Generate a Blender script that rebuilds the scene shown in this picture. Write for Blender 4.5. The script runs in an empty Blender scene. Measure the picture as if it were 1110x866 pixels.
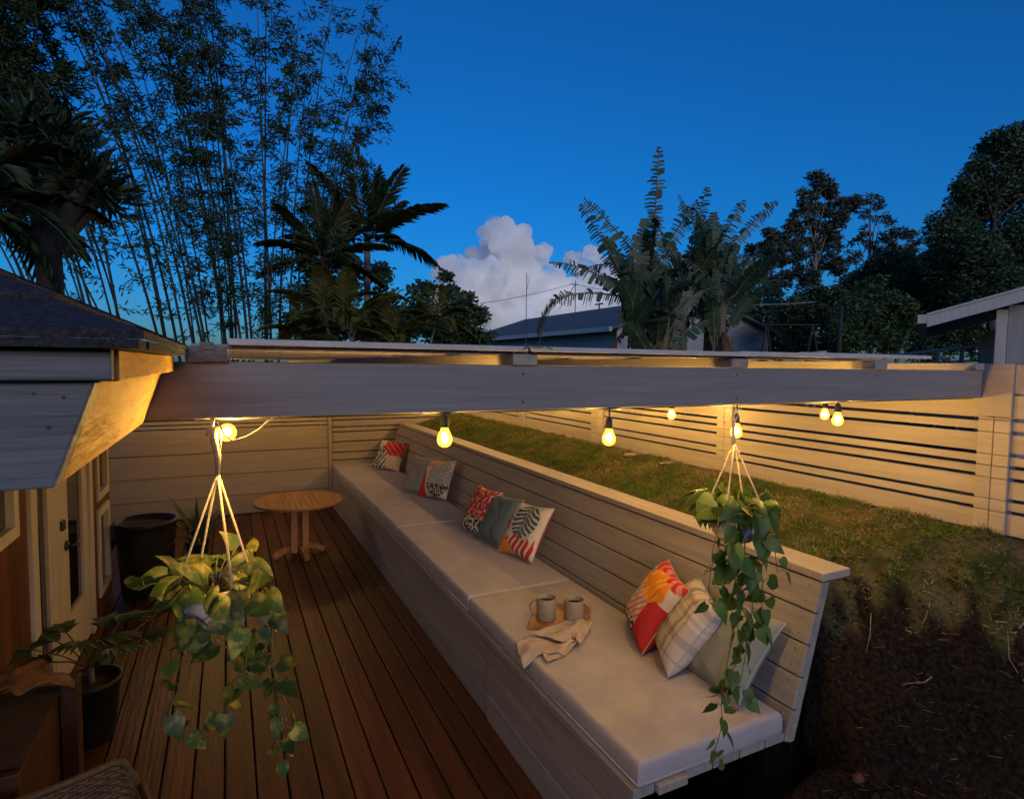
import bpy, math, random
import numpy as np
import bmesh
from mathutils import Vector, Matrix, Euler

random.seed(7)
RNG = np.random.default_rng(7)
sc = bpy.context.scene
COL = sc.collection
R = math.radians
PI = math.pi

# ------------------------------------------------------------------ camera
CAM = Vector((0, 0, 2.2))
RT = Vector((.89895, -.43790, .01121)); DN = Vector((-.01595, -.05829, -.99817)); FW = Vector((.43776, .89713, -.05939))
F = 631.0
cd = bpy.data.cameras.new('camera'); cam = bpy.data.objects.new('camera', cd); COL.objects.link(cam)
cam.matrix_world = Matrix(((RT.x, -DN.x, -FW.x, CAM.x), (RT.y, -DN.y, -FW.y, CAM.y), (RT.z, -DN.z, -FW.z, CAM.z), (0, 0, 0, 1)))
cd.sensor_width = 36; cd.lens = F / 1110 * 36; cd.clip_end = 5000; cd.clip_start = .02
sc.camera = cam

def ray(px, py):
    return RT * ((px - 555) / F) + DN * ((py - 433) / F) + FW
def at_y(px, py, Y):
    r = ray(px, py); return CAM + r * (Y / r.y)
def at_z(px, py, z):
    r = ray(px, py); return CAM + r * ((z - CAM.z) / r.z)
def at_x(px, py, X):
    r = ray(px, py); return CAM + r * (X / r.x)

# ------------------------------------------------------------------ materials
def new_mat(name):
    m = bpy.data.materials.new(name); m.use_nodes = True
    nt = m.node_tree; b = nt.nodes['Principled BSDF']
    return m, nt, b
def lin(c): return (c[0], c[1], c[2], 1)

def mat(name, c1, c2=None, rough=.6, scale=8, stretch=(1, 1, 1), bump=0, bscale=None, island=0, detail=6, spec=.35, lo=.35, hi=.65, spots=None, rand=False, trans=0):
    """noise mix of two colours, optional per-board variation, bump"""
    m, nt, b = new_mat(name); N = nt.nodes; L = nt.links
    tc = N.new('ShaderNodeTexCoord'); mp = N.new('ShaderNodeMapping'); mp.inputs['Scale'].default_value = stretch
    L.new(tc.outputs['Object'], mp.inputs['Vector'])
    nz = N.new('ShaderNodeTexNoise'); nz.inputs['Scale'].default_value = scale; nz.inputs['Detail'].default_value = detail
    nz.inputs['Roughness'].default_value = .62
    L.new(mp.outputs[0], nz.inputs['Vector'])
    c2 = c2 or tuple(x * .75 for x in c1)
    cr = N.new('ShaderNodeValToRGB'); cr.color_ramp.elements[0].position = lo; cr.color_ramp.elements[1].position = hi
    cr.color_ramp.elements[0].color = lin(c2); cr.color_ramp.elements[1].color = lin(c1)
    L.new(nz.outputs['Fac'], cr.inputs[0]); col = cr.outputs[0]
    if spots:
        sz = N.new('ShaderNodeTexNoise'); sz.inputs['Scale'].default_value = spots[1]; sz.inputs['Detail'].default_value = 4
        L.new(tc.outputs['Object'], sz.inputs['Vector'])
        sr = N.new('ShaderNodeValToRGB'); sr.color_ramp.elements[0].position = spots[2]; sr.color_ramp.elements[1].position = spots[2] + .08
        L.new(sz.outputs['Fac'], sr.inputs[0])
        mx = N.new('ShaderNodeMix'); mx.data_type = 'RGBA'; mx.inputs['B'].default_value = lin(spots[0])
        L.new(sr.outputs[0], mx.inputs['Factor']); L.new(col, mx.inputs['A']); col = mx.outputs['Result']
    if island or rand:
        if rand:
            g = N.new('ShaderNodeObjectInfo'); o = g.outputs['Random']
        else:
            g = N.new('ShaderNodeNewGeometry'); o = g.outputs['Random Per Island']
        mr = N.new('ShaderNodeMapRange'); mr.inputs['To Min'].default_value = 1 - (island or .2); mr.inputs['To Max'].default_value = 1 + (island or .2)
        L.new(o, mr.inputs['Value'])
        hs = N.new('ShaderNodeHueSaturation'); L.new(mr.outputs[0], hs.inputs['Value']); L.new(col, hs.inputs['Color']); col = hs.outputs[0]
    L.new(col, b.inputs['Base Color'])
    b.inputs['Roughness'].default_value = rough; b.inputs['Specular IOR Level'].default_value = spec
    if bump:
        bn = N.new('ShaderNodeTexNoise'); bn.inputs['Scale'].default_value = bscale or scale * 3; bn.inputs['Detail'].default_value = 6
        L.new(mp.outputs[0], bn.inputs['Vector'])
        bp = N.new('ShaderNodeBump'); bp.inputs['Strength'].default_value = bump; bp.inputs['Distance'].default_value = .01
        L.new(bn.outputs['Fac'], bp.inputs['Height']); L.new(bp.outputs[0], b.inputs['Normal'])
    if trans:
        tr = N.new('ShaderNodeBsdfTranslucent'); L.new(col, tr.inputs['Color'])
        ms = N.new('ShaderNodeMixShader'); ms.inputs[0].default_value = trans
        L.new(b.outputs[0], ms.inputs[1]); L.new(tr.outputs[0], ms.inputs[2])
        L.new(ms.outputs[0], N['Material Output'].inputs['Surface'])
    return m

def attr_mat(name, rough=.85, weave=True):
    m, nt, b = new_mat(name); N = nt.nodes; L = nt.links
    a = N.new('ShaderNodeAttribute'); a.attribute_name = 'pattern'
    tc = N.new('ShaderNodeTexCoord'); nz = N.new('ShaderNodeTexNoise'); nz.inputs['Scale'].default_value = 260; nz.inputs['Detail'].default_value = 2
    L.new(tc.outputs['Object'], nz.inputs['Vector'])
    mr = N.new('ShaderNodeMapRange'); mr.inputs['To Min'].default_value = .72; mr.inputs['To Max'].default_value = 1.2
    L.new(nz.outputs['Fac'], mr.inputs['Value'])
    hs = N.new('ShaderNodeHueSaturation'); L.new(mr.outputs[0], hs.inputs['Value']); L.new(a.outputs['Color'], hs.inputs['Color'])
    L.new(hs.outputs[0], b.inputs['Base Color']); b.inputs['Roughness'].default_value = rough; b.inputs['Specular IOR Level'].default_value = .15
    bp = N.new('ShaderNodeBump'); bp.inputs['Strength'].default_value = .25; bp.inputs['Distance'].default_value = .004
    L.new(nz.outputs['Fac'], bp.inputs['Height']); L.new(bp.outputs[0], b.inputs['Normal'])
    return m

GY = (1, .06, 1)   # grain along Y
GX = (.06, 1, 1)   # grain along X
M = {}
M['bench'] = mat('bench_paint', (.33, .30, .275), (.25, .225, .205), .62, 30, GY, .25, 60, island=.09, spots=((.16, .13, .11), 26, .71))
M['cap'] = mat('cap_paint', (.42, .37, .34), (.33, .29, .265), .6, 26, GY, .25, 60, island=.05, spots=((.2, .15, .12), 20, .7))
M['fence'] = mat('fence_paint', (.47, .41, .36), (.39, .335, .295), .6, 22, GY, .18, 60, island=.06, spots=((.3, .24, .2), 18, .74))
M['wallp'] = mat('wall_paint', (.42, .35, .26), (.34, .28, .205), .65, 22, GX, .18, 50, island=.06, spots=((.26, .21, .17), 12, .74))
M['beam'] = mat('beam_paint', (.275, .25, .235), (.225, .205, .19), .6, 30, GX, .4, 50, spots=((.2, .17, .15), 9, .74))
M['purlin'] = mat('purlin_paint', (.40, .36, .33), (.3, .27, .25), .6, 30, GY, .3, 60, island=.1)
M['deck'] = mat('deck_stain', (.098, .034, .013), (.05, .017, .007), .42, 16, GY, .5, 50, island=.38, spots=((.05, .022, .012), 7, .66))
M['under'] = mat('framing_lumber', (.09, .065, .045), (.05, .035, .025), .8, 20, GY, .2)
M['cushion'] = mat('cushion_linen', (.44, .41, .43), (.37, .345, .36), .9, 5, (1, 1, 1), .35, 300, spec=.1)
M['teak'] = mat('teak_wood', (.42, .20, .075), (.28, .12, .042), .45, 22, GY, .2, 60, island=.15)
M['redwood'] = mat('redwood_siding', (.13, .047, .02), (.07, .025, .012), .5, 14, (1, 1, .06), .2, 50, island=.2)
M['white'] = mat('white_paint', (.62, .56, .50), (.52, .47, .42), .5, 12, (1, 1, .1), .1)
M['glass'], _nt, _b = new_mat('window_glass'); _b.inputs['Base Color'].default_value = (.012, .013, .016, 1); _b.inputs['Roughness'].default_value = .06; _b.inputs['Specular IOR Level'].default_value = .6
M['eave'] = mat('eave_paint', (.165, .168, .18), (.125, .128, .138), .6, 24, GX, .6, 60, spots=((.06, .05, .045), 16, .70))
M['soffit'] = mat('rough_sawn_board', (.60, .36, .08), (.40, .22, .05), .7, 34, (1, .12, .5), 1.0, 60, spots=((.20, .13, .07), 15, .68))  # yellow glow of the left bulb is mixed into this board colour
M['shingle'] = mat('asphalt_shingle', (.060, .058, .064), (.022, .021, .024), .9, 130, (1, 1, 1), .9, 170, spots=((.016, .015, .016), 6, .6))
M['black'] = mat('black_plastic', (.018, .017, .016), (.010, .010, .010), .45, 10)
M['soil'] = mat('potting_soil', (.035, .022, .014), (.015, .010, .007), .95, 40, bump=.8)
M['metal'] = mat('dark_metal', (.05, .05, .05), None, .35, 20)
M['steel'] = mat('flashing_steel', (.22, .20, .19), (.10, .09, .085), .5, 30, bump=.4)
M['panel'] = mat('roof_panel_sheet', (.36, .32, .37), (.29, .26, .30), .4, 6, spec=.5, trans=.3)
M['rope'] = mat('cotton_cord', (.62, .52, .38), (.48, .39, .27), .9, 120, bump=.5)
M['ceramic'] = mat('speckled_ceramic', (.30, .25, .19), (.15, .12, .09), .45, 260, lo=.3, hi=.5)
M['potwhite'] = mat('white_pot', (.62, .58, .56), (.55, .5, .48), .4, 10)
M['linen'] = mat('napkin_linen', (.50, .42, .37), (.40, .33, .29), .95, 9, bump=.4, bscale=350, spec=.08)
M['pothos'] = mat('pothos_leaf', (.34, .27, .045), (.05, .09, .018), .45, 24, island=.45, lo=.49, hi=.66, trans=.2)
M['philo'] = mat('heartleaf', (.085, .15, .028), (.045, .095, .018), .5, 14, island=.35, trans=.2)
M['vine'] = mat('vine_stem', (.16, .13, .05), (.09, .08, .03), .6, 30)
M['potleaf'] = mat('pot_plant_leaf', (.05, .10, .028), (.03, .06, .016), .5, 14, island=.3, trans=.15)
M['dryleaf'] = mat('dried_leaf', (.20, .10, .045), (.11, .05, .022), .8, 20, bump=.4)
M['shaded_redwood'] = mat('shade_darkened_redwood', (.055, .022, .013), (.028, .012, .008), .55, 14, (1, 1, .06), .2, 50, island=.2)  # redwood copy with the dim corner's shade put into its colour
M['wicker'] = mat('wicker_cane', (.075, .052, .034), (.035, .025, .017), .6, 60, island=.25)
M['bambooleaf'] = mat('bamboo_leaf', (.060, .095, .032), (.035, .06, .022), .55, 6, island=.4, trans=.1)
_m = M['panel']; _nt = _m.node_tree; _tp = _nt.nodes.new('ShaderNodeBsdfTransparent'); _tp.inputs[0].default_value = (.9, .9, .93, 1); _mx = _nt.nodes.new('ShaderNodeMixShader'); _mx.inputs[0].default_value = .48
_out = _nt.nodes['Material Output']; _nt.links.new(_out.inputs['Surface'].links[0].from_socket, _mx.inputs[1]); _nt.links.new(_tp.outputs[0], _mx.inputs[2]); _nt.links.new(_mx.outputs[0], _out.inputs['Surface'])
M['culm'] = mat('bamboo_culm', (.055, .047, .02), (.028, .025, .012), .5, 9, (1, 1, .3), rand=True)
M['palmleaf'] = mat('palm_leaflet', (.055, .09, .04), (.035, .06, .026), .5, 5, island=.35, trans=.08)
M['areca'] = mat('areca_leaflet', (.16, .17, .04), (.09, .11, .025), .5, 5, island=.35, trans=.15)
M['trunk'] = mat('tree_bark', (.06, .05, .042), (.03, .025, .02), .9, 12, (1, 1, .4), .6)
M['paletrunk'] = mat('pale_bark', (.24, .21, .19), (.13, .11, .10), .8, 8, (1, 1, .3), .4)
M['banana'] = mat('banana_leaf', (.05, .09, .042), (.03, .06, .028), .45, 4, island=.3, trans=.12)
M['bananastem'] = mat('banana_stem', (.20, .17, .09), (.10, .07, .04), .7, 9, (1, 1, .2), .3)
M['gumleaf'] = mat('gum_leaf', (.085, .10, .07), (.05, .065, .045), .6, 3, island=.4, trans=.08)
M['darkleaf'] = mat('broad_leaf', (.075, .115, .05), (.04, .07, .03), .5, 3, island=.45, trans=.1)
M['brightleaf'] = mat('bright_leaf', (.09, .19, .05), (.05, .11, .03), .5, 3, island=.4, trans=.12)
M['midleaf'] = mat('mid_leaf', (.07, .125, .045), (.035, .07, .022), .5, 3, island=.45, trans=.1)
M['siding'] = mat('house_siding', (.40, .41, .44), (.34, .35, .38), .7, 8, bump=.1)
M['farroof'] = mat('far_shingle', (.17, .155, .15), (.12, .11, .105), .9, 14, bump=.3)
M['shed'] = mat('shed_siding', (.40, .37, .36), (.33, .31, .30), .7, 12, (1, 1, .1), .1)
M['dirt'] = None

# ------------------------------------------------------------------ mesh building
ORG = {}
class MB:
    def __init__(s): s.v = []; s.f = []; s.m = []
    def add(s, vs, fs, mi=0):
        o = len(s.v); s.v += [tuple(p) for p in vs]; s.f += [tuple(i + o for i in f) for f in fs]; s.m += [mi] * len(fs)
    def hexa(s, p, mi=0):
        s.add(p, [(0, 3, 2, 1), (4, 5, 6, 7), (0, 1, 5, 4), (1, 2, 6, 5), (2, 3, 7, 6), (3, 0, 4, 7)], mi)
    def box(s, x0, x1, y0, y1, z0, z1, mi=0):
        s.hexa([(x0, y0, z0), (x1, y0, z0), (x1, y1, z0), (x0, y1, z0), (x0, y0, z1), (x1, y0, z1), (x1, y1, z1), (x0, y1, z1)], mi)
    def prism_y(s, poly, y0, y1, mi=0):       # poly in (x,z)
        n = len(poly); vs = [(x, y0, z) for x, z in poly] + [(x, y1, z) for x, z in poly]
        s.add(vs, [tuple(range(n)), tuple(range(2 * n - 1, n - 1, -1))] + [(i, i + n, (i + 1) % n + n, (i + 1) % n) for i in range(n)], mi)
    def prism_x(s, poly, x0, x1, mi=0):       # poly in (y,z)
        n = len(poly); vs = [(x0, y, z) for y, z in poly] + [(x1, y, z) for y, z in poly]
        s.add(vs, [tuple(range(n - 1, -1, -1)), tuple(range(n, 2 * n))] + [(i, (i + 1) % n, (i + 1) % n + n, i + n) for i in range(n)], mi)
    def bar(s, a, b, w, h, mi=0, up=Vector((0, 0, 1))):
        a = Vector(a); b = Vector(b); d = (b - a).normalized(); sx = d.cross(up)
        if sx.length < 1e-4: sx = Vector((1, 0, 0))
        sx.normalize(); u = sx.cross(d)
        q = lambda c: [c - sx * w / 2 - u * h / 2, c + sx * w / 2 - u * h / 2, c + sx * w / 2 + u * h / 2, c - sx * w / 2 + u * h / 2]
        s.hexa(q(a) + q(b), mi)
    def tube(s, pts, rad, n=8, mi=0, cap=True):
        pts = [Vector(p) for p in pts]
        if not hasattr(rad, '__len__'): rad = [rad] * len(pts)
        vs = []; prev = None
        for i, p in enumerate(pts):
            d = (pts[min(i + 1, len(pts) - 1)] - pts[max(i - 1, 0)]).normalized()
            ref = prev if prev is not None else (Vector((0, 0, 1)) if abs(d.z) < .9 else Vector((1, 0, 0)))
            x = (ref - d * ref.dot(d))
            if x.length < 1e-5: x = d.orthogonal()
            x.normalize(); prev = x; y = d.cross(x)
            for k in range(n):
                a = 2 * PI * k / n; vs.append(p + (x * math.cos(a) + y * math.sin(a)) * rad[i])
        fs = [(i * n + k, i * n + (k + 1) % n, (i + 1) * n + (k + 1) % n, (i + 1) * n + k) for i in range(len(pts) - 1) for k in range(n)]
        if cap: fs += [tuple(range(n - 1, -1, -1)), tuple((len(pts) - 1) * n + k for k in range(n))]
        s.add(vs, fs, mi)
    def lathe(s, prof, c=(0, 0, 0), n=32, mi=0, squash=(1, 1)):
        vs = [(c[0] + r * math.cos(2 * PI * k / n) * squash[0], c[1] + r * math.sin(2 * PI * k / n) * squash[1], c[2] + z) for r, z in prof for k in range(n)]
        fs = [(i * n + k, i * n + (k + 1) % n, (i + 1) * n + (k + 1) % n, (i + 1) * n + k) for i in range(len(prof) - 1) for k in range(n)]
        s.add(vs, fs, mi)
    def grid(s, fn, nu, nv, mi=0):
        vs = [fn(i / nu, j / nv) for i in range(nu + 1) for j in range(nv + 1)]
        w = nv + 1
        s.add(vs, [(i * w + j, (i + 1) * w + j, (i + 1) * w + j + 1, i * w + j + 1) for i in range(nu) for j in range(nv)], mi)
    def build(s, name, mats, parent=None, smooth=False, bevel=0, world=True):
        me = bpy.data.meshes.new(name)
        off = ORG.get(parent.name, Vector((0, 0, 0))) if (parent is not None and world) else Vector((0, 0, 0))
        me.from_pydata([(x - off.x, y - off.y, z - off.z) for x, y, z in s.v], [], s.f)
        mats = mats if isinstance(mats, (list, tuple)) else [mats]
        for m in mats: me.materials.append(m)
        if len(mats) > 1: me.polygons.foreach_set('material_index', s.m)
        if smooth: me.polygons.foreach_set('use_smooth', [True] * len(s.f))
        me.validate(); me.update()
        o = bpy.data.objects.new(name, me); COL.objects.link(o)
        if parent is not None: o.parent = parent; ORG[o.name] = off
        if bevel:
            b = o.modifiers.new('bevel', 'BEVEL'); b.width = bevel; b.segments = 2; b.limit_method = 'ANGLE'; b.angle_limit = R(40)
        return o

def quads_obj(name, V, mats, parent=None, idx=None, per=4, extra=None):
    """V: (n, per, 3) float array of separate quads (or strips of two quads when per==6)"""
    n = len(V); off = np.array(ORG.get(parent.name, Vector((0, 0, 0)))) if parent is not None else np.zeros(3)
    co = (V - off).reshape(-1, 3); me = bpy.data.meshes.new(name)
    nv = len(co); base = np.arange(n)[:, None] * per
    if per == 4: fc = base + np.array([[0, 1, 2, 3]])
    else: fc = np.concatenate([base + np.array([[0, 1, 2, 3]]), base + np.array([[0, 3, 4, 5]])], 1).reshape(-1, 4)
    nf = len(fc)
    me.vertices.add(nv); me.vertices.foreach_set('co', co.astype(np.float32).ravel())
    me.loops.add(nf * 4); me.loops.foreach_set('vertex_index', fc.astype(np.int32).ravel())
    me.polygons.add(nf); me.polygons.foreach_set('loop_start', np.arange(nf, dtype=np.int32) * 4)
    mats = mats if isinstance(mats, (list, tuple)) else [mats]
    for m in mats: me.materials.append(m)
    if idx is not None: me.polygons.foreach_set('material_index', np.repeat(idx, nf // n).astype(np.int32))
    me.update(calc_edges=True); me.validate()
    o = bpy.data.objects.new(name, me); COL.objects.link(o)
    if parent is not None: o.parent = parent; ORG[o.name] = Vector(off)
    return o

def nrm(a): return a / np.maximum(np.linalg.norm(a, axis=-1, keepdims=True), 1e-9)
def leaves(c, d, up, Ln, Wd, droop=.25):
    """pointed leaves folded along the midrib: (n,6,3)"""
    c = np.asarray(c, float); d = nrm(np.asarray(d, float)); sd = nrm(np.cross(d, up)); u = np.cross(sd, d)
    Ln = np.broadcast_to(np.asarray(Ln, float), (len(c),))[:, None]; Wd = np.broadcast_to(np.asarray(Wd, float), (len(c),))[:, None]
    mid = c + d * Ln * .45
    tip = c + d * Ln - u * Ln * droop
    l = mid + sd * Wd * .5 + u * Wd * .12; r = mid - sd * Wd * .5 + u * Wd * .12
    l2 = c + d * Ln * .75 + sd * Wd * .3 - u * Ln * droop * .4; r2 = c + d * Ln * .75 - sd * Wd * .3 - u * Ln * droop * .4
    # two quads sharing base(0) .. tip(3)
    return np.stack([c, l, l2, tip, r2, r], 1)
def rdir(n, zlo=-1, zhi=1):
    z = RNG.uniform(zlo, zhi, n); a = RNG.uniform(0, 2 * PI, n); r = np.sqrt(1 - z * z)
    return np.stack([r * np.cos(a), r * np.sin(a), z], 1)

def tag(o, label, cat, group=None, kind=None):
    if label: o['label'] = label
    if cat: o['category'] = cat
    if group: o['group'] = group
    if kind: o['kind'] = kind
    return o
def thing(name, loc, label, cat, group=None, rot=(0, 0, 0)):
    o = bpy.data.objects.new(name, None); COL.objects.link(o); o.location = loc; o.rotation_euler = rot
    ORG[o.name] = Vector(loc); return tag(o, label, cat, group)
def structure(o): o['kind'] = 'structure'; return o
def copy_tree(o, parent=None):
    c = o.copy(); COL.objects.link(c)
    if parent is not None: c.parent = parent
    for ch in list(o.children): copy_tree(ch, c)
    return c

# ------------------------------------------------------------------ ground
def smooth(a, b, x):
    t = min(1, max(0, (x - a) / (b - a))); return t * t * (3 - 2 * t)
from mathutils import noise as mn
def ground_z(x, y, rough=True):
    if x < 2.50 or (x < 2.56 and y > 1.86):
        z = -.28
        if x > 1.46 and y < 1.75:       # cut in front of the open bench end
            z = .30 + .12 * smooth(1.5, 2.5, x)
            if y > 1.62: z -= .25 * smooth(1.62, 1.75, y)
        if y > 9.35 or x < -4: z = .6 * smooth(9.35, 12, y) - .28
        if not rough: return z
        return z + .03 * mn.noise(Vector((x * 6, y * 6, 0)))
    d = (2.75 - x) * .66 + (1.81 - y) * .75
    if d < 0:
        top = 1.20 + .19 * smooth(2.62, 3.42, x)
        z = min(top, 1.16 + .24 * smooth(0, .26, -d))
    else:
        z = 1.16 - 1.64 * d
        z = max(z, .44 - .1 * (d - .45))
        z = max(z, .25)
    if x > 3.5: z = 1.385 - .5 * smooth(4, 9, x)
    if y > 9.4: z = z - .3 * smooth(9.4, 14, y)
    if rough:
        z += .028 * mn.noise(Vector((x * 5, y * 5, 1))) + .014 * mn.noise(Vector((x * 17, y * 17, 2)))
        if d > -.1: z += .06 * mn.noise(Vector((x * 7, y * 7, 3))) + .03 * mn.noise(Vector((x * 19, y * 19, 5)))
    return z

gm, nt, b = new_mat('lawn_and_earth'); N = nt.nodes; L = nt.links
tc = N.new('ShaderNodeTexCoord')
n1 = N.new('ShaderNodeTexNoise'); n1.inputs['Scale'].default_value = 5; n1.inputs['Detail'].default_value = 8
n2 = N.new('ShaderNodeTexNoise'); n2.inputs['Scale'].default_value = 45; n2.inputs['Detail'].default_value = 6
L.new(tc.outputs['Object'], n1.inputs['Vector']); L.new(tc.outputs['Object'], n2.inputs['Vector'])
r1 = N.new('ShaderNodeValToRGB'); r1.color_ramp.elements[0].position = .38; r1.color_ramp.elements[1].position = .6
r1.color_ramp.elements[0].color = (.010, .008, .006, 1); r1.color_ramp.elements[1].color = (.027, .020, .014, 1)
L.new(n2.outputs['Fac'], r1.inputs[0])
r2 = N.new('ShaderNodeValToRGB'); r2.color_ramp.elements[0].color = (.05, .058, .018, 1); r2.color_ramp.elements[1].color = (.15, .115, .055, 1)
r2.color_ramp.elements[0].position = .4; r2.color_ramp.elements[1].position = .62
L.new(n1.outputs['Fac'], r2.inputs[0])
at = N.new('ShaderNodeAttribute'); at.attribute_name = 'grassy'
mx = N.new('ShaderNodeMix'); mx.data_type = 'RGBA'
L.new(at.outputs['Fac'], mx.inputs['Factor']); L.new(r1.outputs[0], mx.inputs['A']); L.new(r2.outputs[0], mx.inputs['B'])
L.new(mx.outputs['Result'], b.inputs['Base Color']); b.inputs['Roughness'].default_value = 1; b.inputs['Specular IOR Level'].default_value = .05
bp = N.new('ShaderNodeBump'); bp.inputs['Strength'].default_value = .9; bp.inputs['Distance'].default_value = .03
L.new(n2.outputs['Fac'], bp.inputs['Height']); L.new(bp.outputs[0], b.inputs['Normal'])

xs = [-1500, -300, -60, -20, -8, -4, -2, 0, 1.3] + list(np.linspace(1.44, 2.44, 26)) + [2.49, 2.505, 2.53, 2.555, 2.565] + list(np.linspace(2.59, 3.5, 48)) + list(np.linspace(3.56, 5, 18)) + [6, 8, 12, 20, 40, 80, 200, 500, 1500]
ys = [-1500, -200, -30, -6, -1, 0, .3] + list(np.linspace(.5, 2.4, 80)) + list(np.linspace(2.45, 9.3, 90)) + [9.4, 9.6, 10, 11, 12, 14, 18, 25, 40, 80, 200, 500, 1500]
g = MB(); gv = []
for x in xs:
    for y in ys: gv.append((x, y, ground_z(x, y)))
w = len(ys)
g.add(gv, [(i * w + j, (i + 1) * w + j, (i + 1) * w + j + 1, i * w + j + 1) for i in range(len(xs) - 1) for j in range(w - 1)])
go = structure(g.build('ground', gm, smooth=True))
def grassiness(x, y):
    d = (2.75 - x) * .66 + (1.81 - y) * .75 + .08 * mn.noise(Vector((x * 4, y * 4, 7))) + .15 * mn.noise(Vector((x * 14, y * 14, 9))) - .03
    return (1 - smooth(-.02, .07, d)) if x > 2.55 else 0
ga = go.data.attributes.new('grassy', 'FLOAT', 'POINT')
ga.data.foreach_set('value', [grassiness(v.co.x, v.co.y) for v in go.data.vertices])

# added hill out of view behind the lookout; screens the deck from low sun
hb = MB(); rr = random.Random(3)
def hz(u_, v_):
    x_ = -420 + 840 * u_; y_ = -330 + 230 * v_
    return (x_, y_, -1 + 38 * math.sin(PI * min(1, (1 - v_) * .75 + .0)) ** 1.1 * (1 - .35 * abs(2 * u_ - 1) ** 3) + 5 * mn.noise(Vector((x_ * .012, y_ * .012, 5))) * (1 - v_))
hb.grid(hz, 40, 14); structure(hb.build('added_sun_block_hill', gm, smooth=True))

# lawn blades
def blades():
    cs = []; cl = []; hh = []
    n = 0
    while n < 95000:
        x = random.uniform(2.60, 3.43); y = random.random() ** 1.5 * 8.3 + .9
        gq = grassiness(x, y)
        dens = .35 + .9 * max(0, mn.noise(Vector((x * 3, y * 3, 11))) + .35 + .5 * mn.noise(Vector((x * 9, y * 9, 4))))
        if random.random() > gq * dens + .02 * (1 if gq > 0 else 0): continue
        dry = mn.noise(Vector((x * 2.2, y * 2.2, 21))) + random.uniform(-.5, .5)
        cs.append((x, y, ground_z(x, y) - .004)); cl.append(2 if dry > .45 else (1 if dry > .12 else 0)); hh.append(random.uniform(.010, .034) * (1.25 + .9 * mn.noise(Vector((x * 6, y * 6, 31)))))
        n += 1
    return np.array(cs), np.array(cl), np.array(hh)
bc, bl, bh = blades()
def tufts():
    rr = random.Random(77); cs = []; cl_ = []; hh = []
    for k in range(330):
        if k < 130: x = XFENCE - rr.uniform(.004, .05); y = 1.0 + rr.random() ** 1.6 * 8
        elif k < 210: x = 2.64 + rr.uniform(0, .04); y = 1.85 + rr.random() ** 1.6 * 7
        else:
            x = rr.uniform(2.62, 3.42); y = rr.uniform(.95, 2.2)
            if abs((2.75 - x) * .66 + (1.81 - y) * .75 - rr.uniform(-.12, .10)) > .12: continue
        n_ = rr.randint(10, 26); c0 = 2 if rr.random() < .45 else (0 if rr.random() < .6 else 1); h0 = rr.uniform(.03, .075)
        for q in range(n_):
            px_, py_ = x + rr.gauss(0, .012), y + rr.gauss(0, .012)
            if px_ > XFENCE - .003: px_ = XFENCE - .003
            cs.append((px_, py_, ground_z(px_, py_) - .004)); cl_.append(c0 if rr.random() < .75 else 2); hh.append(h0 * rr.uniform(.5, 1.1))
    return np.array(cs), np.array(cl_), np.array(hh)
XFENCE = 3.44
tc_, tl_, th_ = tufts(); bc = np.concatenate([bc, tc_]); bl = np.concatenate([bl, tl_]); bh = np.concatenate([bh, th_])
dd = rdir(len(bc), .15, 1)
sd = nrm(np.cross(dd, rdir(len(bc)))) * .0022
V = np.stack([bc - sd, bc + sd, bc + dd * bh[:, None] * .6 + sd * .8, bc + dd * bh[:, None] + np.array([0, 0, -.004])], 1)
gmats = [mat('grass_green', (.12, .19, .03), (.08, .13, .022), .6, 3, island=.4, trans=.2), mat('grass_olive', (.22, .21, .05), (.15, .14, .04), .7, 3, island=.4, trans=.2), mat('grass_straw', (.34, .25, .12), (.25, .18, .09), .8, 3, island=.4)]
tag(quads_obj('lawn_grass', V, gmats, idx=bl), 'patchy short lawn grass between the long bench and the slatted fence', 'grass', kind='stuff')

# twigs, straw and clods on the bare earth
def strewn(n, lo, hi, thick, seed):
    rr = random.Random(seed); P = []
    while len(P) < n:
        x = rr.uniform(2.0, 3.43); y = rr.uniform(.75, 2.2)
        d = (2.75 - x) * .66 + (1.81 - y) * .75
        if d < -.25 or x < 2.52 and y > 1.55: continue
        P.append((x, y, ground_z(x, y) + .004))
    P = np.array(P); dv = rdir(n, -.25, .35); ln = RNG.uniform(lo, hi, n)[:, None]
    sd = nrm(np.cross(dv, rdir(n))) * thick
    return np.stack([P - sd, P + sd, P + dv * ln + sd * .6, P + dv * ln - sd * .6], 1)
V = np.concatenate([strewn(700, .015, .06, .0009, 1), strewn(140, .03, .10, .0014, 2)])
tag(quads_obj('dry_straw', V, mat('straw', (.26, .19, .12), (.14, .10, .06), .9, 5, island=.5)), 'scattered dry straw and twigs lying on the bare dark earth bank', 'straw', kind='stuff')
cb = MB(); rr = random.Random(5)
for k in range(1500):
    x = rr.uniform(2.0, 3.43); y = rr.uniform(.7, 2.0); d = (2.75 - x) * .66 + (1.81 - y) * .75
    if d < -.1 or (x < 2.52 and y > 1.55): continue
    s_ = .004 + .02 * rr.random() ** 3; z = ground_z(x, y)
    cb.add([(x + s_ * rr.uniform(.6, 1.2) * a, y + s_ * rr.uniform(.6, 1.2) * b_, z + s_ * rr.uniform(.4, 1) * c_) for a, b_, c_ in ((1, 0, 0), (0, 1, 0), (-1, 0, 0), (0, -1, 0), (0, 0, 1), (0, 0, -1))],
           [(0, 1, 4), (1, 2, 4), (2, 3, 4), (3, 0, 4), (1, 0, 5), (2, 1, 5), (3, 2, 5), (0, 3, 5)])
tag(cb.build('earth_clods', mat('clod', (.036, .023, .015), (.018, .012, .008), 1, 30, bump=.5, island=.4), smooth=True), 'crumbled clods of dark earth strewn over the bank', 'earth', kind='stuff')
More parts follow.
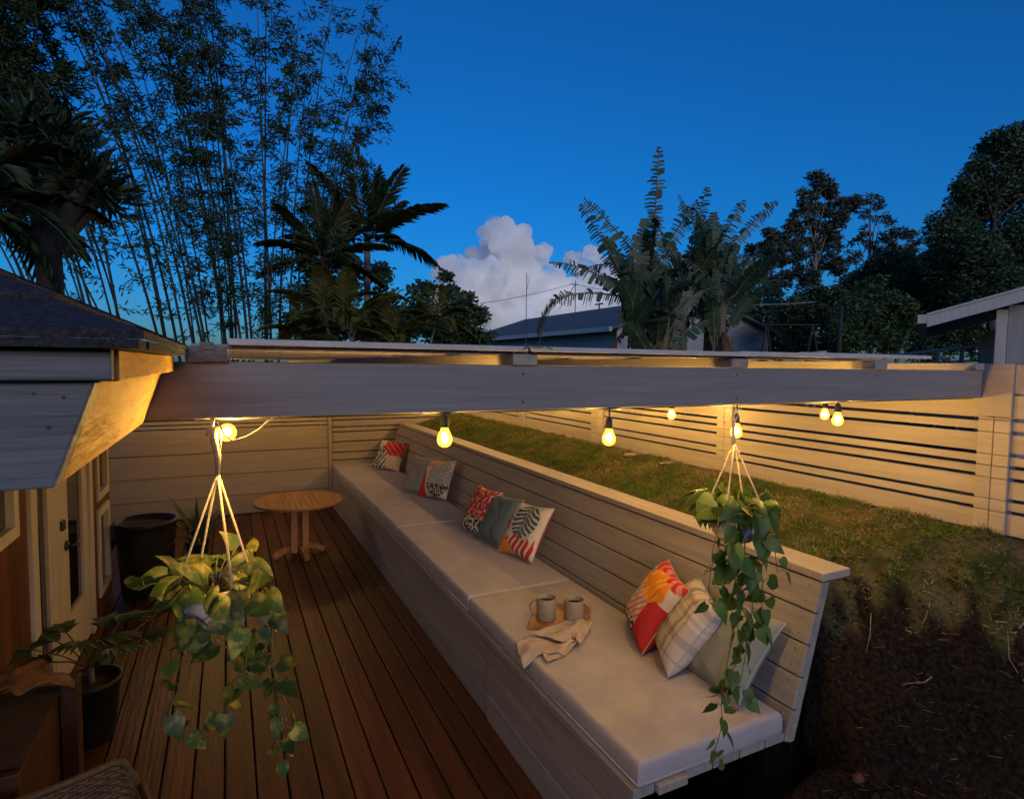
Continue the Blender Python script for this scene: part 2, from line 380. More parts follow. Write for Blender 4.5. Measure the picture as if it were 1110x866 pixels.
for px, py, sx_, sy_, sz_, lab in ((704, 494, .075, .05, .016, 'pale flat stone lying on the lawn near the fence post'), (752, 503, .10, .035, .010, 'long thin pale stone lying in the grass along the fence'), (838, 838, .03, .035, .02, 'reddish lump of stone at the foot of the dark earth bank'), (930, 846, .028, .022, .018, 'small reddish stone on the earth bank near the bottom edge')):
    p_ = at_z(px, py, 1.36) if py < 600 else None
    if p_ is None:
        r_ = ray(px, py); t = 1.2
        for _ in range(700):
            q = CAM + r_ * t
            if q.z < ground_z(q.x, q.y): break
            t += .005
        p_ = q
    p_.x = min(p_.x, 3.34); p_.z = ground_z(p_.x, p_.y)
    sb_ = MB(); im = bmesh.new(); bmesh.ops.create_icosphere(im, subdivisions=3, radius=1)
    sb_.add([(p_.x + sx_ * v.co.x * (1 + .3 * mn.noise(v.co * 2)), p_.y + sy_ * v.co.y * (1 + .3 * mn.noise(v.co * 2.3)), p_.z + sz_ * (.5 + v.co.z * (1 + .4 * mn.noise(v.co * 2)))) for v in im.verts], [tuple(v.index for v in f.verts) for f in im.faces]); im.free()
    tag(sb_.build('stone', mat('stone_pale', (.36, .30, .25), (.22, .18, .15), .9, 30, bump=.6) if py < 600 else mat('stone_red', (.16, .07, .045), (.08, .04, .028), .9, 40, bump=.6), smooth=True), lab, 'stone', 'stones on the ground behind the bench')
root_px = [([(1010, 735), (1002, 741), (985, 742), (962, 748)], 'thin pale root bent across the dark earth near the bottom edge of the bank', .0035),
           ([(1110, 676), (1100, 688), (1092, 686), (1094, 716), (1104, 732)], 'forked pale root on the earth bank at the right edge of the photo', .0045),
           ([(1008, 655), (1004, 668), (998, 682)], 'short pale root hanging over the upper edge of the earth bank', .003),
           ([(944, 666), (943, 690), (939, 708)], 'thin upright pale root beside the dark end of the bench back', .0025)]
for pts, lab, rd in root_px:
    P = []
    for px, py in pts:
        r_ = ray(px, py); t = 1.2
        for _ in range(600):
            q = CAM + r_ * t
            if q.z < ground_z(q.x, q.y): break
            t += .005
        P.append(q + Vector((0, 0, .008)))
    rb = MB(); rb.tube(P, [rd, rd * .9] + [rd * .5] * (len(P) - 2), 6)
    o = rb.build('dry_root', mat('root', (.33, .27, .2), (.2, .15, .11), .9, 40) if 'root' not in M else M['root'], smooth=True); M['root'] = o.data.materials[0]
    tag(o, lab, 'root', 'pale roots on the earth bank')

# ------------------------------------------------------------------ deck
db = MB(); PITCH = .1495
x = -.045 + PITCH * -8
while x < 1.40:
    x1 = min(x + PITCH - .0095, 1.44); y0 = -.6
    for cut in sorted(random.uniform(1, 8) for _ in range(1)) + [9.14]:
        db.box(x, x1, y0, cut - .002, -.026, 0); y0 = cut
    x += PITCH
structure(db.build('deck', M['deck'], bevel=.004))
jb = MB()
for y in np.arange(-.4, 9.2, .42): jb.box(-1.2, 1.43, y, y + .045, -.2, -.0275)
jb.box(-1.25, 1.44, -.6, 9.1, -.23, -.21)
structure(jb.build('deck_framing', M['under']))

# ------------------------------------------------------------------ bench
Y0, Y1 = 1.73, 9.12
bench = thing('built_in_bench', (1.9, 5.4, 0), 'long grey painted board bench with a tall leaning back beside the deck', 'bench')
pb = MB()
pb.box(1.395, 1.50, Y0 + .01, Y1, .505, .545)
yy = Y0 + .01
for k in range(5): pb.box(1.505 + k * .155, 1.505 + k * .155 + .15, Y0 + (.012 if k != 0 else -.012), Y1, .507, .545)
pb.build('seat_platform', M['bench'], bench, bevel=.004)
fr = MB()
secs = [(Y0 + .03, 3.19, 1.405), (3.194, 8.38, 1.416), (8.384, Y1, 1.405)]
for a, c, xx in secs:
    fr.box(xx, xx + .03, a, c, .356, .500); fr.box(xx + .002, xx + .032, a, c, .180, .346); fr.box(xx, xx + .03, a, c, .004, .170)
fr.build('front_panel', M['bench'], bench, bevel=.004)
for y in (2.35, 3.6, 4.7, 6.2, 7.7, 9.0):
    sb = MB(); sb.box(1.46, 1.52, y, y + .06, -.28, .50); sb.box(2.14, 2.20, y, y + .06, -.28, .50); sb.box(1.52, 2.14, y + .01, y + .05, .42, .50); sb.build('under_frame', M['under'], bench)
dz, dx = 1.22 - .51, .205
bk = MB()
u = Vector((dx, 0, dz)).normalized(); nn = Vector((u.z, 0, -u.x)); Lh = math.hypot(dx, dz)
B0 = Vector((2.237, 0, .51)); bh_ = Lh / 5
for k in range(5):
    a = B0 + u * (bh_ * k + .003); c = B0 + u * (bh_ * (k + 1) - .004)
    e = a + nn * .028; h = c + nn * .028
    cuts = [Y0, random.uniform(3, 8), Y1]
    for q in range(2):
        bk.prism_y([(a.x, a.z), (e.x, e.z), (h.x, h.z), (c.x, c.z)], cuts[q] + (.001 if q else 0), cuts[q + 1] - .001)
bk.build('backrest', M['bench'], bench, bevel=.004)
cp = MB(); cp.box(2.435, 2.625, Y0 - .012, 5.2, 1.224, 1.262); cp.box(2.435, 2.625, 5.203, Y1, 1.2242, 1.262)
cp.build('cap_rail', M['cap'], bench, bevel=.004)
for y in (Y0 + .002, 3.2, 4.7, 6.2, 7.7, 9.0):
    q = MB(); a = B0 + nn * .0285 - u * (.0 if y < 2 else .1); c = B0 + nn * .0285 + u * (Lh - .002)
    q.prism_y([(a.x, a.z), (a.x + .034, a.z), (c.x + .03, c.z), (c.x, c.z)], y, y + .04)
    q.build('back_post', M['bench'] if y < 2 else M['under'], bench)
# screws on backrest boards near the end
for k in range(5):
    for t in (.25, .75):
        sw = MB(); p = B0 + u * (bh_ * (k + t)) - nn * .0008
        sw.add([(r_.x, Y0 + .055 + r_.y, r_.z) for r_ in [p + (u * math.cos(a) + Vector((0, 1, 0)) * math.sin(a)) * .004 for a in np.linspace(0, 2 * PI, 9)[:-1]]], [tuple(range(8))])
        sw.build('screw_head', M['metal'], bench)

# seat cushions
def cushion(y0, y1, label):
    cx, cy = 1.822, (y0 + y1) / 2
    o = thing('seat_cushion', (cx, cy, .546), label, 'seat cushion', 'seat cushions along the bench')
    b_ = MB(); hx, hy, H = .404, (y1 - y0) / 2 - .007, .103
    nu, nv = 24, 52
    def top(u_, v_):
        x_ = -hx + 2 * hx * u_; y_ = -hy + 2 * hy * v_
        ex = min(u_, 1 - u_) * 2 * hx; ey = min(v_, 1 - v_) * 2 * hy; e_ = min(ex, ey)
        r_ = .022
        z_ = H - (r_ - math.sqrt(max(0, r_ * r_ - (r_ - min(e_, r_)) ** 2)))
        z_ += .004 * smooth(0, .2, e_) + (.007 * mn.noise(Vector((x_ * 3, (y_ + cy) * 2, 1))) + .0035 * mn.noise(Vector((x_ * 4, (y_ + cy) * 14, 2))) * smooth(.0, .05, ex)) * smooth(0, .08, e_)
        wob = .003 * mn.noise(Vector((x_ * 2, (y_ + cy) * 3, 6)))
        return (x_ + wob, y_ + wob, z_)
    def cl(t, n, r_, hh):   # cluster samples in the rounded edge
        return t
    us = [0, .004, .010, .018, .027, .04] + list(np.linspace(.07, .93, 18)) + [.96, .973, .982, .990, .996, 1]
    vs = [0, .0018, .0045, .008, .0122, .02] + list(np.linspace(.04, .96, 40)) + [.98, .9878, .992, .9955, .9982, 1]
    P = [top(a, c) for a in us for c in vs]; w_ = len(vs)
    b_.add(P, [(i * w_ + j, (i + 1) * w_ + j, (i + 1) * w_ + j + 1, i * w_ + j + 1) for i in range(len(us) - 1) for j in range(w_ - 1)])
    rim = [(i, 0) for i in range(len(us))] + [(len(us) - 1, j) for j in range(1, w_)] + [(i, w_ - 1) for i in range(len(us) - 2, -1, -1)] + [(0, j) for j in range(w_ - 2, 0, -1)]
    ri = [i * w_ + j for i, j in rim]; n0 = len(b_.v)
    zs = [.07, .035, .012, .0]
    for q, z_ in enumerate(zs):
        for i in ri:
            p = P[i]; f_ = 1.006 if z_ > .01 else .99
            b_.v.append((p[0] * (1 + (f_ - 1)), p[1] + (p[1] and (.001 if z_ > .01 else -.003) * (1 if p[1] > 0 else -1)), z_))
    n = len(ri)
    prev = ri
    for q in range(4):
        cur = list(range(n0 + q * n, n0 + (q + 1) * n))
        for k in range(n):
            b_.f.append((prev[(k + 1) % n], prev[k], cur[k], cur[(k + 1) % n])); b_.m.append(0)
        prev = cur
    c_ = b_.build('cushion_cover', M['cushion'], o, smooth=True, world=False)
    p_ = MB()
    loop = [(-hx - .001, -hy, .014), (hx, -hy, .014), (hx, hy, .014), (-hx - .001, hy, .014), (-hx - .001, -hy, .014)]
    p_.tube(loop, .004, 6); p_.build('piping', M['cushion'], c_, smooth=True, world=False)
    return o
cushion(1.735, 3.54, 'pale grey seat cushion at the near open end of the bench, carrying the mugs')
cushion(3.54, 5.38, 'pale grey seat cushion in the middle of the bench under the green leaf print pillow')
cushion(5.38, 9.11, 'pale grey seat cushion at the far end of the bench by the board wall')

# ------------------------------------------------------------------ right fence
XF = 3.4424
fence = thing('slat_fence', (XF, 5, 1.38), 'cream painted horizontal slat fence standing along the far side of the lawn', 'fence')
base_rows = [1.388, 1.500, 1.559, 1.665, 1.726, 1.782, 1.892, 1.955]
posts = [(-.25, -.115), (1.474, 1.609), (3.214, 3.362), (4.90, 5.11), (6.66, 6.80), (8.42, 8.56)]
bays = [(-.115, 1.474, 0), (1.609, 3.214, 0), (3.362, 4.90, .02), (5.11, 6.66, .03), (6.80, 8.42, .02), (8.56, 9.4, .02)]
GAP = .0175
for (a, c, off) in bays:
    fb = MB()
    rows = [1.388] + [r_ + off + random.uniform(-.003, .003) for r_ in base_rows[1:]]
    for k in range(len(rows)):
        z0 = rows[k] + (GAP / 2 if k else 0); z1 = (rows[k + 1] if k + 1 < len(rows) else 2.085) - GAP / 2
        fb.box(XF, XF + .02, a - .03, c + .03, z0, z1)
    fb.box(XF, XF + .02, a - .03, c + .03, 2.085 + .002, 2.228)
    fb.build('slat_panel', M['fence'], fence, bevel=.003)
for (a, c) in posts:
    p = MB()
    for k in range(len(base_rows)):       # battens over the slat ends, one board per slat
        z0 = base_rows[k] + .001; z1 = (base_rows[k + 1] if k + 1 < len(base_rows) else 1.968) - .002
        p.box(XF - .022, XF - .001, a, (a + c) / 2 - .0015, z0, z1); p.box(XF - .022, XF - .001, (a + c) / 2 + .0015, c, z0, z1)
    p.box(XF - .022, XF - .001, a, c, 1.970, 2.231)
    p.box(XF + .021, XF + .1, a + .02, c - .02, 1.395, 2.2)
    p.build('fence_post', M['fence'], fence, bevel=.002)

# ------------------------------------------------------------------ far board wall
bw = thing('board_wall', (.5, 9.17, 0), 'taupe painted board wall closing the far end of the deck', 'wall')
q = MB(); zs = [.005, .281, .595, .906, 1.258, 1.318, 1.386, 1.52, 1.75]
for k in range(len(zs) - 1):
    g_ = .009 if k < 3 else .016
    q.box(-1.6, 1.355, 9.17, 9.195, zs[k] + g_ / 2, zs[k + 1] - g_ / 2)
q.build('wall_boards', M['wallp'], bw, bevel=.003)
q = MB(); zs = [.30, .581, .703, .824, .986, 1.139, 1.214, 1.322, 1.47, 1.62, 1.75]
for k in range(len(zs) - 1): q.box(1.415, 3.43, 9.17, 9.195, zs[k] + .011, zs[k + 1] - .007)
q.build('slat_panel', M['wallp'], bw, bevel=.003)
q = MB(); q.box(1.36, 1.41, 9.145, 9.20, 0, 1.77); q.build('wall_post', M['wallp'], bw, bevel=.003)
q = MB(); q.box(-1.6, 3.4, 9.20, 9.215, -.2, 1.2); q.build('wall_lining', M['under'], bw)

# ------------------------------------------------------------------ house on the left
house = thing('deck_house', (-2.5, 4.5, 0), 'low house with red wood siding, white trimmed door and dark shingle hip roof', 'house')
XW = -1.02
hs = MB()
def siding(y0, y1, z0, z1):
    y = y0
    while y < y1 - 1e-4:
        ye = min(y + .12, y1); hs.box(XW - .05, XW, y + .0015, ye - .0015, z0, z1); y = ye
siding(1.2, 2.9, 0, 2.12); siding(2.9, 3.87, 0, 1.26); siding(3.87, 4.05, 0, 2.12); siding(5.69, 5.90, 0, 2.12); siding(5.9, 6.42, .0, .16); siding(5.9, 6.42, .93, 1.0); siding(6.42, 6.52, 0, 2.12)
hs.box(XW - .10, XW - .055, 1.2, 6.52, 0, 2.12); hs.box(-4, XW - .10, 6.45, 6.52, 0, 2.12); hs.box(-4, XW - .10, 1.2, 1.26, 0, 2.12)
hs.build('wall', M['redwood'], house, bevel=.002)
def frame_yz(mb, y0, y1, z0, z1, w_, x0, x1):
    mb.box(x0, x1, y0, y0 + w_, z0, z1); mb.box(x0, x1, y1 - w_, y1, z0, z1)
    mb.box(x0, x1, y0 + w_, y1 - w_, z0, z0 + w_); mb.box(x0, x1, y0 + w_, y1 - w_, z1 - w_, z1)
for (a, c, z0, z1) in ((2.9, 3.86, 1.27, 2.1), (5.91, 6.40, 1.0, 2.1), (5.91, 6.40, .17, .92)):
    f_ = MB(); frame_yz(f_, a, c, z0, z1, .065, XW - .05, XW + .018); fo = f_.build('window', M['white'], house, bevel=.003)
    f_ = MB(); f_.box(XW - .03, XW - .022, a + .066, c - .066, z0 + .066, z1 - .066); f_.build('pane', M['glass'], fo)
f_ = MB(); f_.box(XW - .05, XW + .02, 4.06, 4.17, 0, 2.12); f_.box(XW - .05, XW + .02, 5.58, 5.68, 0, 2.12); f_.box(XW - .05, XW + .02, 4.17, 5.58, 2.06, 2.12); f_.build('door_frame', M['white'], house, bevel=.004)
f_ = MB(); f_.box(XW - .05, XW, 4.46, 4.53, .01, 2.06); f_.box(XW - .05, XW, 4.171, 4.459, .01, .2); f_.box(XW - .05, XW, 4.171, 4.459, 1.96, 2.06); sl = f_.build('sidelight', M['white'], house, bevel=.003)
f_ = MB(); f_.box(XW - .03, XW - .022, 4.172, 4.459, .2, 1.96); f_.build('pane', M['glass'], sl)
f_ = MB(); f_.box(XW - .045, XW, 4.545, 4.95, .02, 2.05); f_.box(XW - .045, XW, 5.40, 5.57, .02, 2.05); f_.box(XW - .045, XW, 4.95, 5.40, .02, .40); f_.box(XW - .045, XW, 4.95, 5.40, 1.9, 2.05)
door = f_.build('door', M['white'], house, bevel=.004)
f_ = MB(); f_.box(XW - .03, XW - .02, 4.951, 5.399, .401, 1.899); f_.build('pane', M['glass'], door)
f_ = MB(); f_.lathe([(0, 0), (.035, 0), (.035, .012), (.02, .02), (0, .02)], (0, 0, 0), 16)
f_.v = [(XW + z, 4.86 + x_, .93 + y_) for x_, y_, z in f_.v]; f_.tube([(XW + .02, 4.86, .93), (XW + .06, 4.86, .93), (XW + .06, 4.98, .935)], .010, 8); f_.build('handle', M['metal'], door, smooth=True)
f_ = MB(); f_.box(XW, XW + .02, 4.73, 4.80, 1.06, 1.13); f_.build('deadbolt', M['metal'], door, bevel=.006)
# eave: front board, side board, thin fascia
f_ = MB(); f_.prism_y([(-3.2, 2.0535), (-.181, 2.0535), (-.139, 2.174), (-3.2, 2.176)], .82, .86); f_.build('front_eave_board', M['eave'], house, bevel=.003)
eb_ = bpy.data.objects['front_eave_board']
for px, py, rx in ((36, 427, .0028), (69, 431, .0035), (52, 463, .004)):
    c_ = at_y(px, py, .8192); kb = MB(); rr = random.Random(px)
    ring = [(c_.x + rx * rr.uniform(.4, 1.1) * math.cos(a) * .9, .8192, c_.z + rx * rr.uniform(.25, .7) * math.sin(a)) for a in np.linspace(0, 2 * PI, 15)[:-1]]
    kb.add(ring + [(x_, .822, z_) for x_, _, z_ in ring], [tuple(range(14))] + [(k, k + 14, (k + 1) % 14 + 14, (k + 1) % 14) for k in range(14)]); kb.build('knot', M['under'], eb_)
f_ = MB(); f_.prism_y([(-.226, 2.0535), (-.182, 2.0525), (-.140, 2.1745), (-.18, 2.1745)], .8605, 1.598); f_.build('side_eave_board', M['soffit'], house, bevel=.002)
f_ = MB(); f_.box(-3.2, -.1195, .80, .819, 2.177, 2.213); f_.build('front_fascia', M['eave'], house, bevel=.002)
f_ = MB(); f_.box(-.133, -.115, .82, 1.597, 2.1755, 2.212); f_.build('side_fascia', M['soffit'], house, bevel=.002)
f_ = MB(); f_.box(-3.2, -.228, .862, 6.9, 2.125, 2.15); f_.build('porch_ceiling', M['under'], house)
# roof: hip with shingle courses
s = .45; ex, ey, ez = -.085, .775, 2.224
def hip(t): return (ex - t, ey + t, ez + s * t)
f_ = MB(); T = 2.6
ncs = 26
for k in range(ncs):      # front slope courses
    t0 = T * k / ncs; t1 = T * (k + 1) / ncs + .02
    z0, z1 = ez + s * t0 + .010, ez + s * t1 + .002
    f_.add([(ex - t0, ey + t0, z0), (-5, ey + t0, z0), (-5, ey + t1, z1), (ex - t1, ey + t1, z1), (ex - t0, ey + t0, z0 - .010), (-5, ey + t0, z0 - .010)], [(0, 3, 2, 1), (4, 0, 1, 5)])
    f_.add([(ex - t0, ey + t0, z0), (ex - t1, ey + t1, z1), (ex - t1, 9.2 - 2.2 - t1, z1), (ex - t0, 7.0 - t0, z0), (ex - t0, ey + t0, z0 - .010), (ex - t0, 7.0 - t0, z0 - .010)], [(0, 3, 2, 1), (4, 5, 3, 0)])
ro = f_.build('roof', M['shingle'], house)
f_ = MB()
f_.box(-3.3, ex - .004, ey - .002, .84, 2.2135, 2.2238); f_.box(-.14, ex - .002, .8405, 1.60, 2.2135, 2.2240)
f_.build('roof_edge', M['shingle'], ro)

# ------------------------------------------------------------------ pergola
perg = thing('pergola', (1.6, 2.3, 2.06), 'grey painted pergola with a long front beam, flat rafters and thin roof panels', 'pergola')
f_ = MB(); f_.box(-.235, XF - .024, 1.60, 1.645, 2.0595, 2.1985); f_.build('beam', M['beam'], perg, bevel=.003)
for yb in (5.2, 9.10):
    f_ = MB(); f_.box(-.18, XF - .024, yb, yb + .045, 2.0595, 2.1985); f_.build('beam', M['beam'], perg, bevel=.003)
for xc in (.818, 1.722, 2.57, 3.30):
    for zz in (2.085, 2.172):
        f_ = MB(); f_.add([(xc + .0042 * math.cos(a), 1.5993, zz + .0042 * math.sin(a)) for a in np.linspace(0, 2 * PI, 11)[:-1]], [tuple(range(10))]); f_.build('screw_head', M['metal'], perg)
for xc, wd in ((-.045, .085), (.818, .084), (1.722, .084), (2.57, .085), (3.36, .08)):
    f_ = MB(); f_.box(xc - wd / 2, xc + wd / 2, 1.585, 9.2, 2.1995, 2.2335); f_.build('rafter', M['purlin'], perg, bevel=.003)
for y in np.arange(1.60, 9.2, .62):
    f_ = MB(); f_.box(-.08, 2.66, y, y + .04, 2.2338, 2.2428); f_.build('batten', M['purlin'], perg, bevel=.002)
def sheet(x0, x1, y0, y1, z):
    f_ = MB(); f_.box(x0, x1, y0, y1, z, z + .003)
    o = f_.build('roof_panel', M['panel'], perg)
    f_ = MB(); f_.box(x0 + .002, x1 - .002, y0 - .0125, y0 - .0005, z - .003, z + .0125); f_.build('edge_trim', M['white'], o, bevel=.002)
sheet(.0, .815, 1.572, 9.2, 2.2432); sheet(.822, 1.79, 1.566, 9.2, 2.2436); sheet(1.70, 2.43, 1.578, 9.2, 2.2475); sheet(2.05, 2.95, 1.60, 9.2, 2.2515)
f_ = MB()
def fl(u_, v_):
    x_ = .795 + .10 * u_; y_ = 1.548 + .05 * v_
    return (x_, y_, 2.2625 + .003 * math.sin(u_ * 9) + .004 * mn.noise(Vector((u_ * 5, v_ * 5, 0))) - .010 * (u_ - .5) ** 2 * 4 - .004 * (1 - v_))
f_.grid(fl, 14, 6); fo = f_.build('flashing', M['steel'], perg, smooth=True); sm = fo.modifiers.new('thickness', 'SOLIDIFY'); sm.thickness = .004
f_ = MB(); f_.box(-.088, -.001, 1.575, 1.5845, 2.1995, 2.2365); f_.box(-.06, -.03, 1.570, 1.5745, 2.228, 2.247); f_.build('bracket', M['steel'], perg, bevel=.001)

# ------------------------------------------------------------------ string lights
core_m, nt, b = new_mat('filament_glow'); nt.nodes.remove(b); em = nt.nodes.new('ShaderNodeEmission'); em.inputs[0].default_value = (1, .645, .20, 1); em.inputs[1].default_value = 1500
nt.links.new(em.outputs[0], nt.nodes['Material Output'].inputs[0]); CORE = em
gl_m, nt, b = new_mat('amber_bulb_glass'); nt.nodes.remove(b); em = nt.nodes.new('ShaderNodeEmission'); em.inputs[0].default_value = (1, .46, .05, 1); em.inputs[1].default_value = 1.5
tr = nt.nodes.new('ShaderNodeBsdfTransparent'); tr.inputs[0].default_value = (1, .86, .55, 1); ad = nt.nodes.new('ShaderNodeAddShader')
nt.links.new(em.outputs[0], ad.inputs[0]); nt.links.new(tr.outputs[0], ad.inputs[1]); nt.links.new(ad.outputs[0], nt.nodes['Material Output'].inputs[0])
def make_bulb(top, drop, label, r_=.0225, tilt=0):
    o = thing('light_bulb', top, label, 'light bulb', 'warm bulbs of the string lights', (0, tilt, 0))
    f_ = MB(); f_.tube([(0, 0, 0), (0, 0, -drop)], .003, 6); f_.lathe([(.005, -drop + .006), (.011, -drop), (.013, -drop - .022), (.0145, -drop - .03), (.0, -drop - .031)], n=14); f_.build('socket', M['black'], o, smooth=True, world=False)
    zc = -drop - .03 - r_ * 1.35
    prof = [(.010, .031 + .0), (.0125, .024), (.017, .014), (.0215, .004), (.023, -.006), (.0215, -.016), (.016, -.0245), (.008, -.029), (0.0005, -.030)]
    f_ = MB(); f_.lathe([(a * r_ / .023, z * r_ / .023) for a, z in prof], (0, 0, zc), 20); f_.build('glass', gl_m, o, smooth=True, world=False)
    f_ = MB(); f_.lathe([(.0004, .016), (.006, .012), (.0095, 0), (.0085, -.010), (.0004, -.017)], (0, 0, zc), 12); f_.build('filament', core_m, o, smooth=True, world=False)
    return o
def hang(px, py, Y, ztop, lab, tilt=0):
    c = at_y(px, py, Y); drop = max(.012, ztop - c.z - .061)
    return make_bulb((c.x, c.y, ztop), drop, lab, tilt=tilt)
ZB = 2.0585
pb_ = at_y(249, 468, 1.622); lb = make_bulb((pb_.x, pb_.y + .088, pb_.z + .008), .022, 'glowing bulb beside the macrame hanger at the left end of the beam'); lb.rotation_euler = (R(-84), 0, R(-4))
hang(482, 474, 1.62, ZB - .002, 'glowing bulb under the beam in front of the far corner of the bench')
hang(660, 474, 1.62, ZB - .002, 'glowing bulb on a long cord hanging low over the middle of the lawn')
hang(798, 467, 1.66, ZB - .002, 'glowing bulb directly above the right hand hanging plant')
hang(908, 452, 1.62, ZB - .002, 'larger right bulb of the close pair in front of the slatted fence')
hang(894, 449, 2.0, 2.07, 'smaller left bulb of the close pair in front of the slatted fence')
hang(728, 449, 2.46, 2.07, 'small glowing bulb hanging before the fence panel left of the fence post')
hang(671, 440, 3.3, 2.07, 'tiny glowing bulb half hidden behind the lower edge of the beam')
wire = MB()
def catenary(a, c, sag, n=10):
    a = Vector(a); c = Vector(c); return [a.lerp(c, t) - Vector((0, 0, sag * 4 * t * (1 - t))) for t in np.linspace(0, 1, n)]
wl = MB(); wl.tube(catenary((-.2, 1.635, 2.055), (XF - .03, 1.635, 2.056), .0), .0025, 6)
tag(wl.build('string_light_wire', M['black'], smooth=True), 'thin black light cord running along the underside of the front beam', 'cord')
wl = MB(); wl.tube(catenary((2.70, 1.72, 2.075), (2.45, 3.35, 2.07), .0) + [Vector((3.1, 3.6, 2.04))] + [Vector((3.1, y, 2.02 - .01 * (k % 2))) for k, y in enumerate(np.linspace(4, 9.1, 11))], .0025, 6)
tag(wl.build('string_light_wire', M['black'], smooth=True), 'thin black light cord leading back along the fence behind the beam', 'cord')
for k, y in enumerate((3.3, 4.1, 4.9, 5.7, 6.5, 7.3, 8.1, 8.8)):
    make_bulb((3.1, y, 2.018), .012, 'glowing bulb of the row along the fence, hidden behind the front beam')
for x_, y_, lab in ((.1, 8.5, 'glowing bulb before the board wall, hidden behind the front beam'), (1.0, 8.75, 'glowing bulb at the far end over the bench corner, hidden behind the front beam'), (-.15, 8.15, 'glowing bulb over the deck between two others near the board wall, behind the front beam'), (-.45, 7.9, 'glowing bulb near the house corner, hidden behind the front beam')):
    make_bulb((x_, y_, 2.058), .012, lab)
wl = MB(); wl.tube([(-.45, 7.9, 2.056), (.1, 8.5, 2.056), (1.0, 8.75, 2.056), (1.2, 9.09, 2.056)], .0025, 6); tag(wl.build('string_light_wire', M['black'], smooth=True), 'thin black light cord near the board wall above the planter', 'cord')
# loose cream cord by the left bulb
wl = MB(); P = [at_y(x_, y_, 1.60) for x_, y_ in ((226, 452), (236, 456), (243, 470), (252, 478), (266, 474), (280, 466), (290, 457), (296, 452))]
wl.tube(P, .0022, 6); tag(wl.build('loose_cord', M['rope'], smooth=True), 'loose pale cord curving under the leftmost glowing bulb', 'cord')

# ------------------------------------------------------------------ leaf template (heart shaped)
def heart(n=7):
    rows = []
    for i in range(n + 1):
        t = i / n; w_ = .46 * math.sin(PI * min(1, (t * .93 + .07)) ** .62) * (1 - .15 * t); y_ = t - .0
        back = -.10 * max(0, 1 - t * 4)
        rows.append([(-w_, y_ + back, .16 * w_), (-w_ * .5, y_ + back * .3, .02), (0, y_, 0), (w_ * .5, y_ + back * .3, .02), (w_, y_ + back, .16 * w_)])
    V_ = np.array(rows); V_[:, :, 2] -= .22 * V_[:, :, 1] ** 2
    fs = [(i * 5 + j, i * 5 + j + 1, (i + 1) * 5 + j + 1, (i + 1) * 5 + j) for i in range(n) for j in range(4)]
    return V_.reshape(-1, 3), fs
HV, HF = heart()
def put_leaf(mb, base, d, up, size, mi=0, curl=0, wid=1.0):
    d = Vector(d).normalized(); x_ = d.cross(Vector(up)).normalized(); z_ = x_.cross(d)
    vs = []
    for a, b_, c in HV:
        c2 = c - curl * a * a - .3 * curl * b_ * b_
        vs.append(Vector(base) + (x_ * a * wid + d * b_ + z_ * c2) * size)
    mb.add(vs, HF, mi)

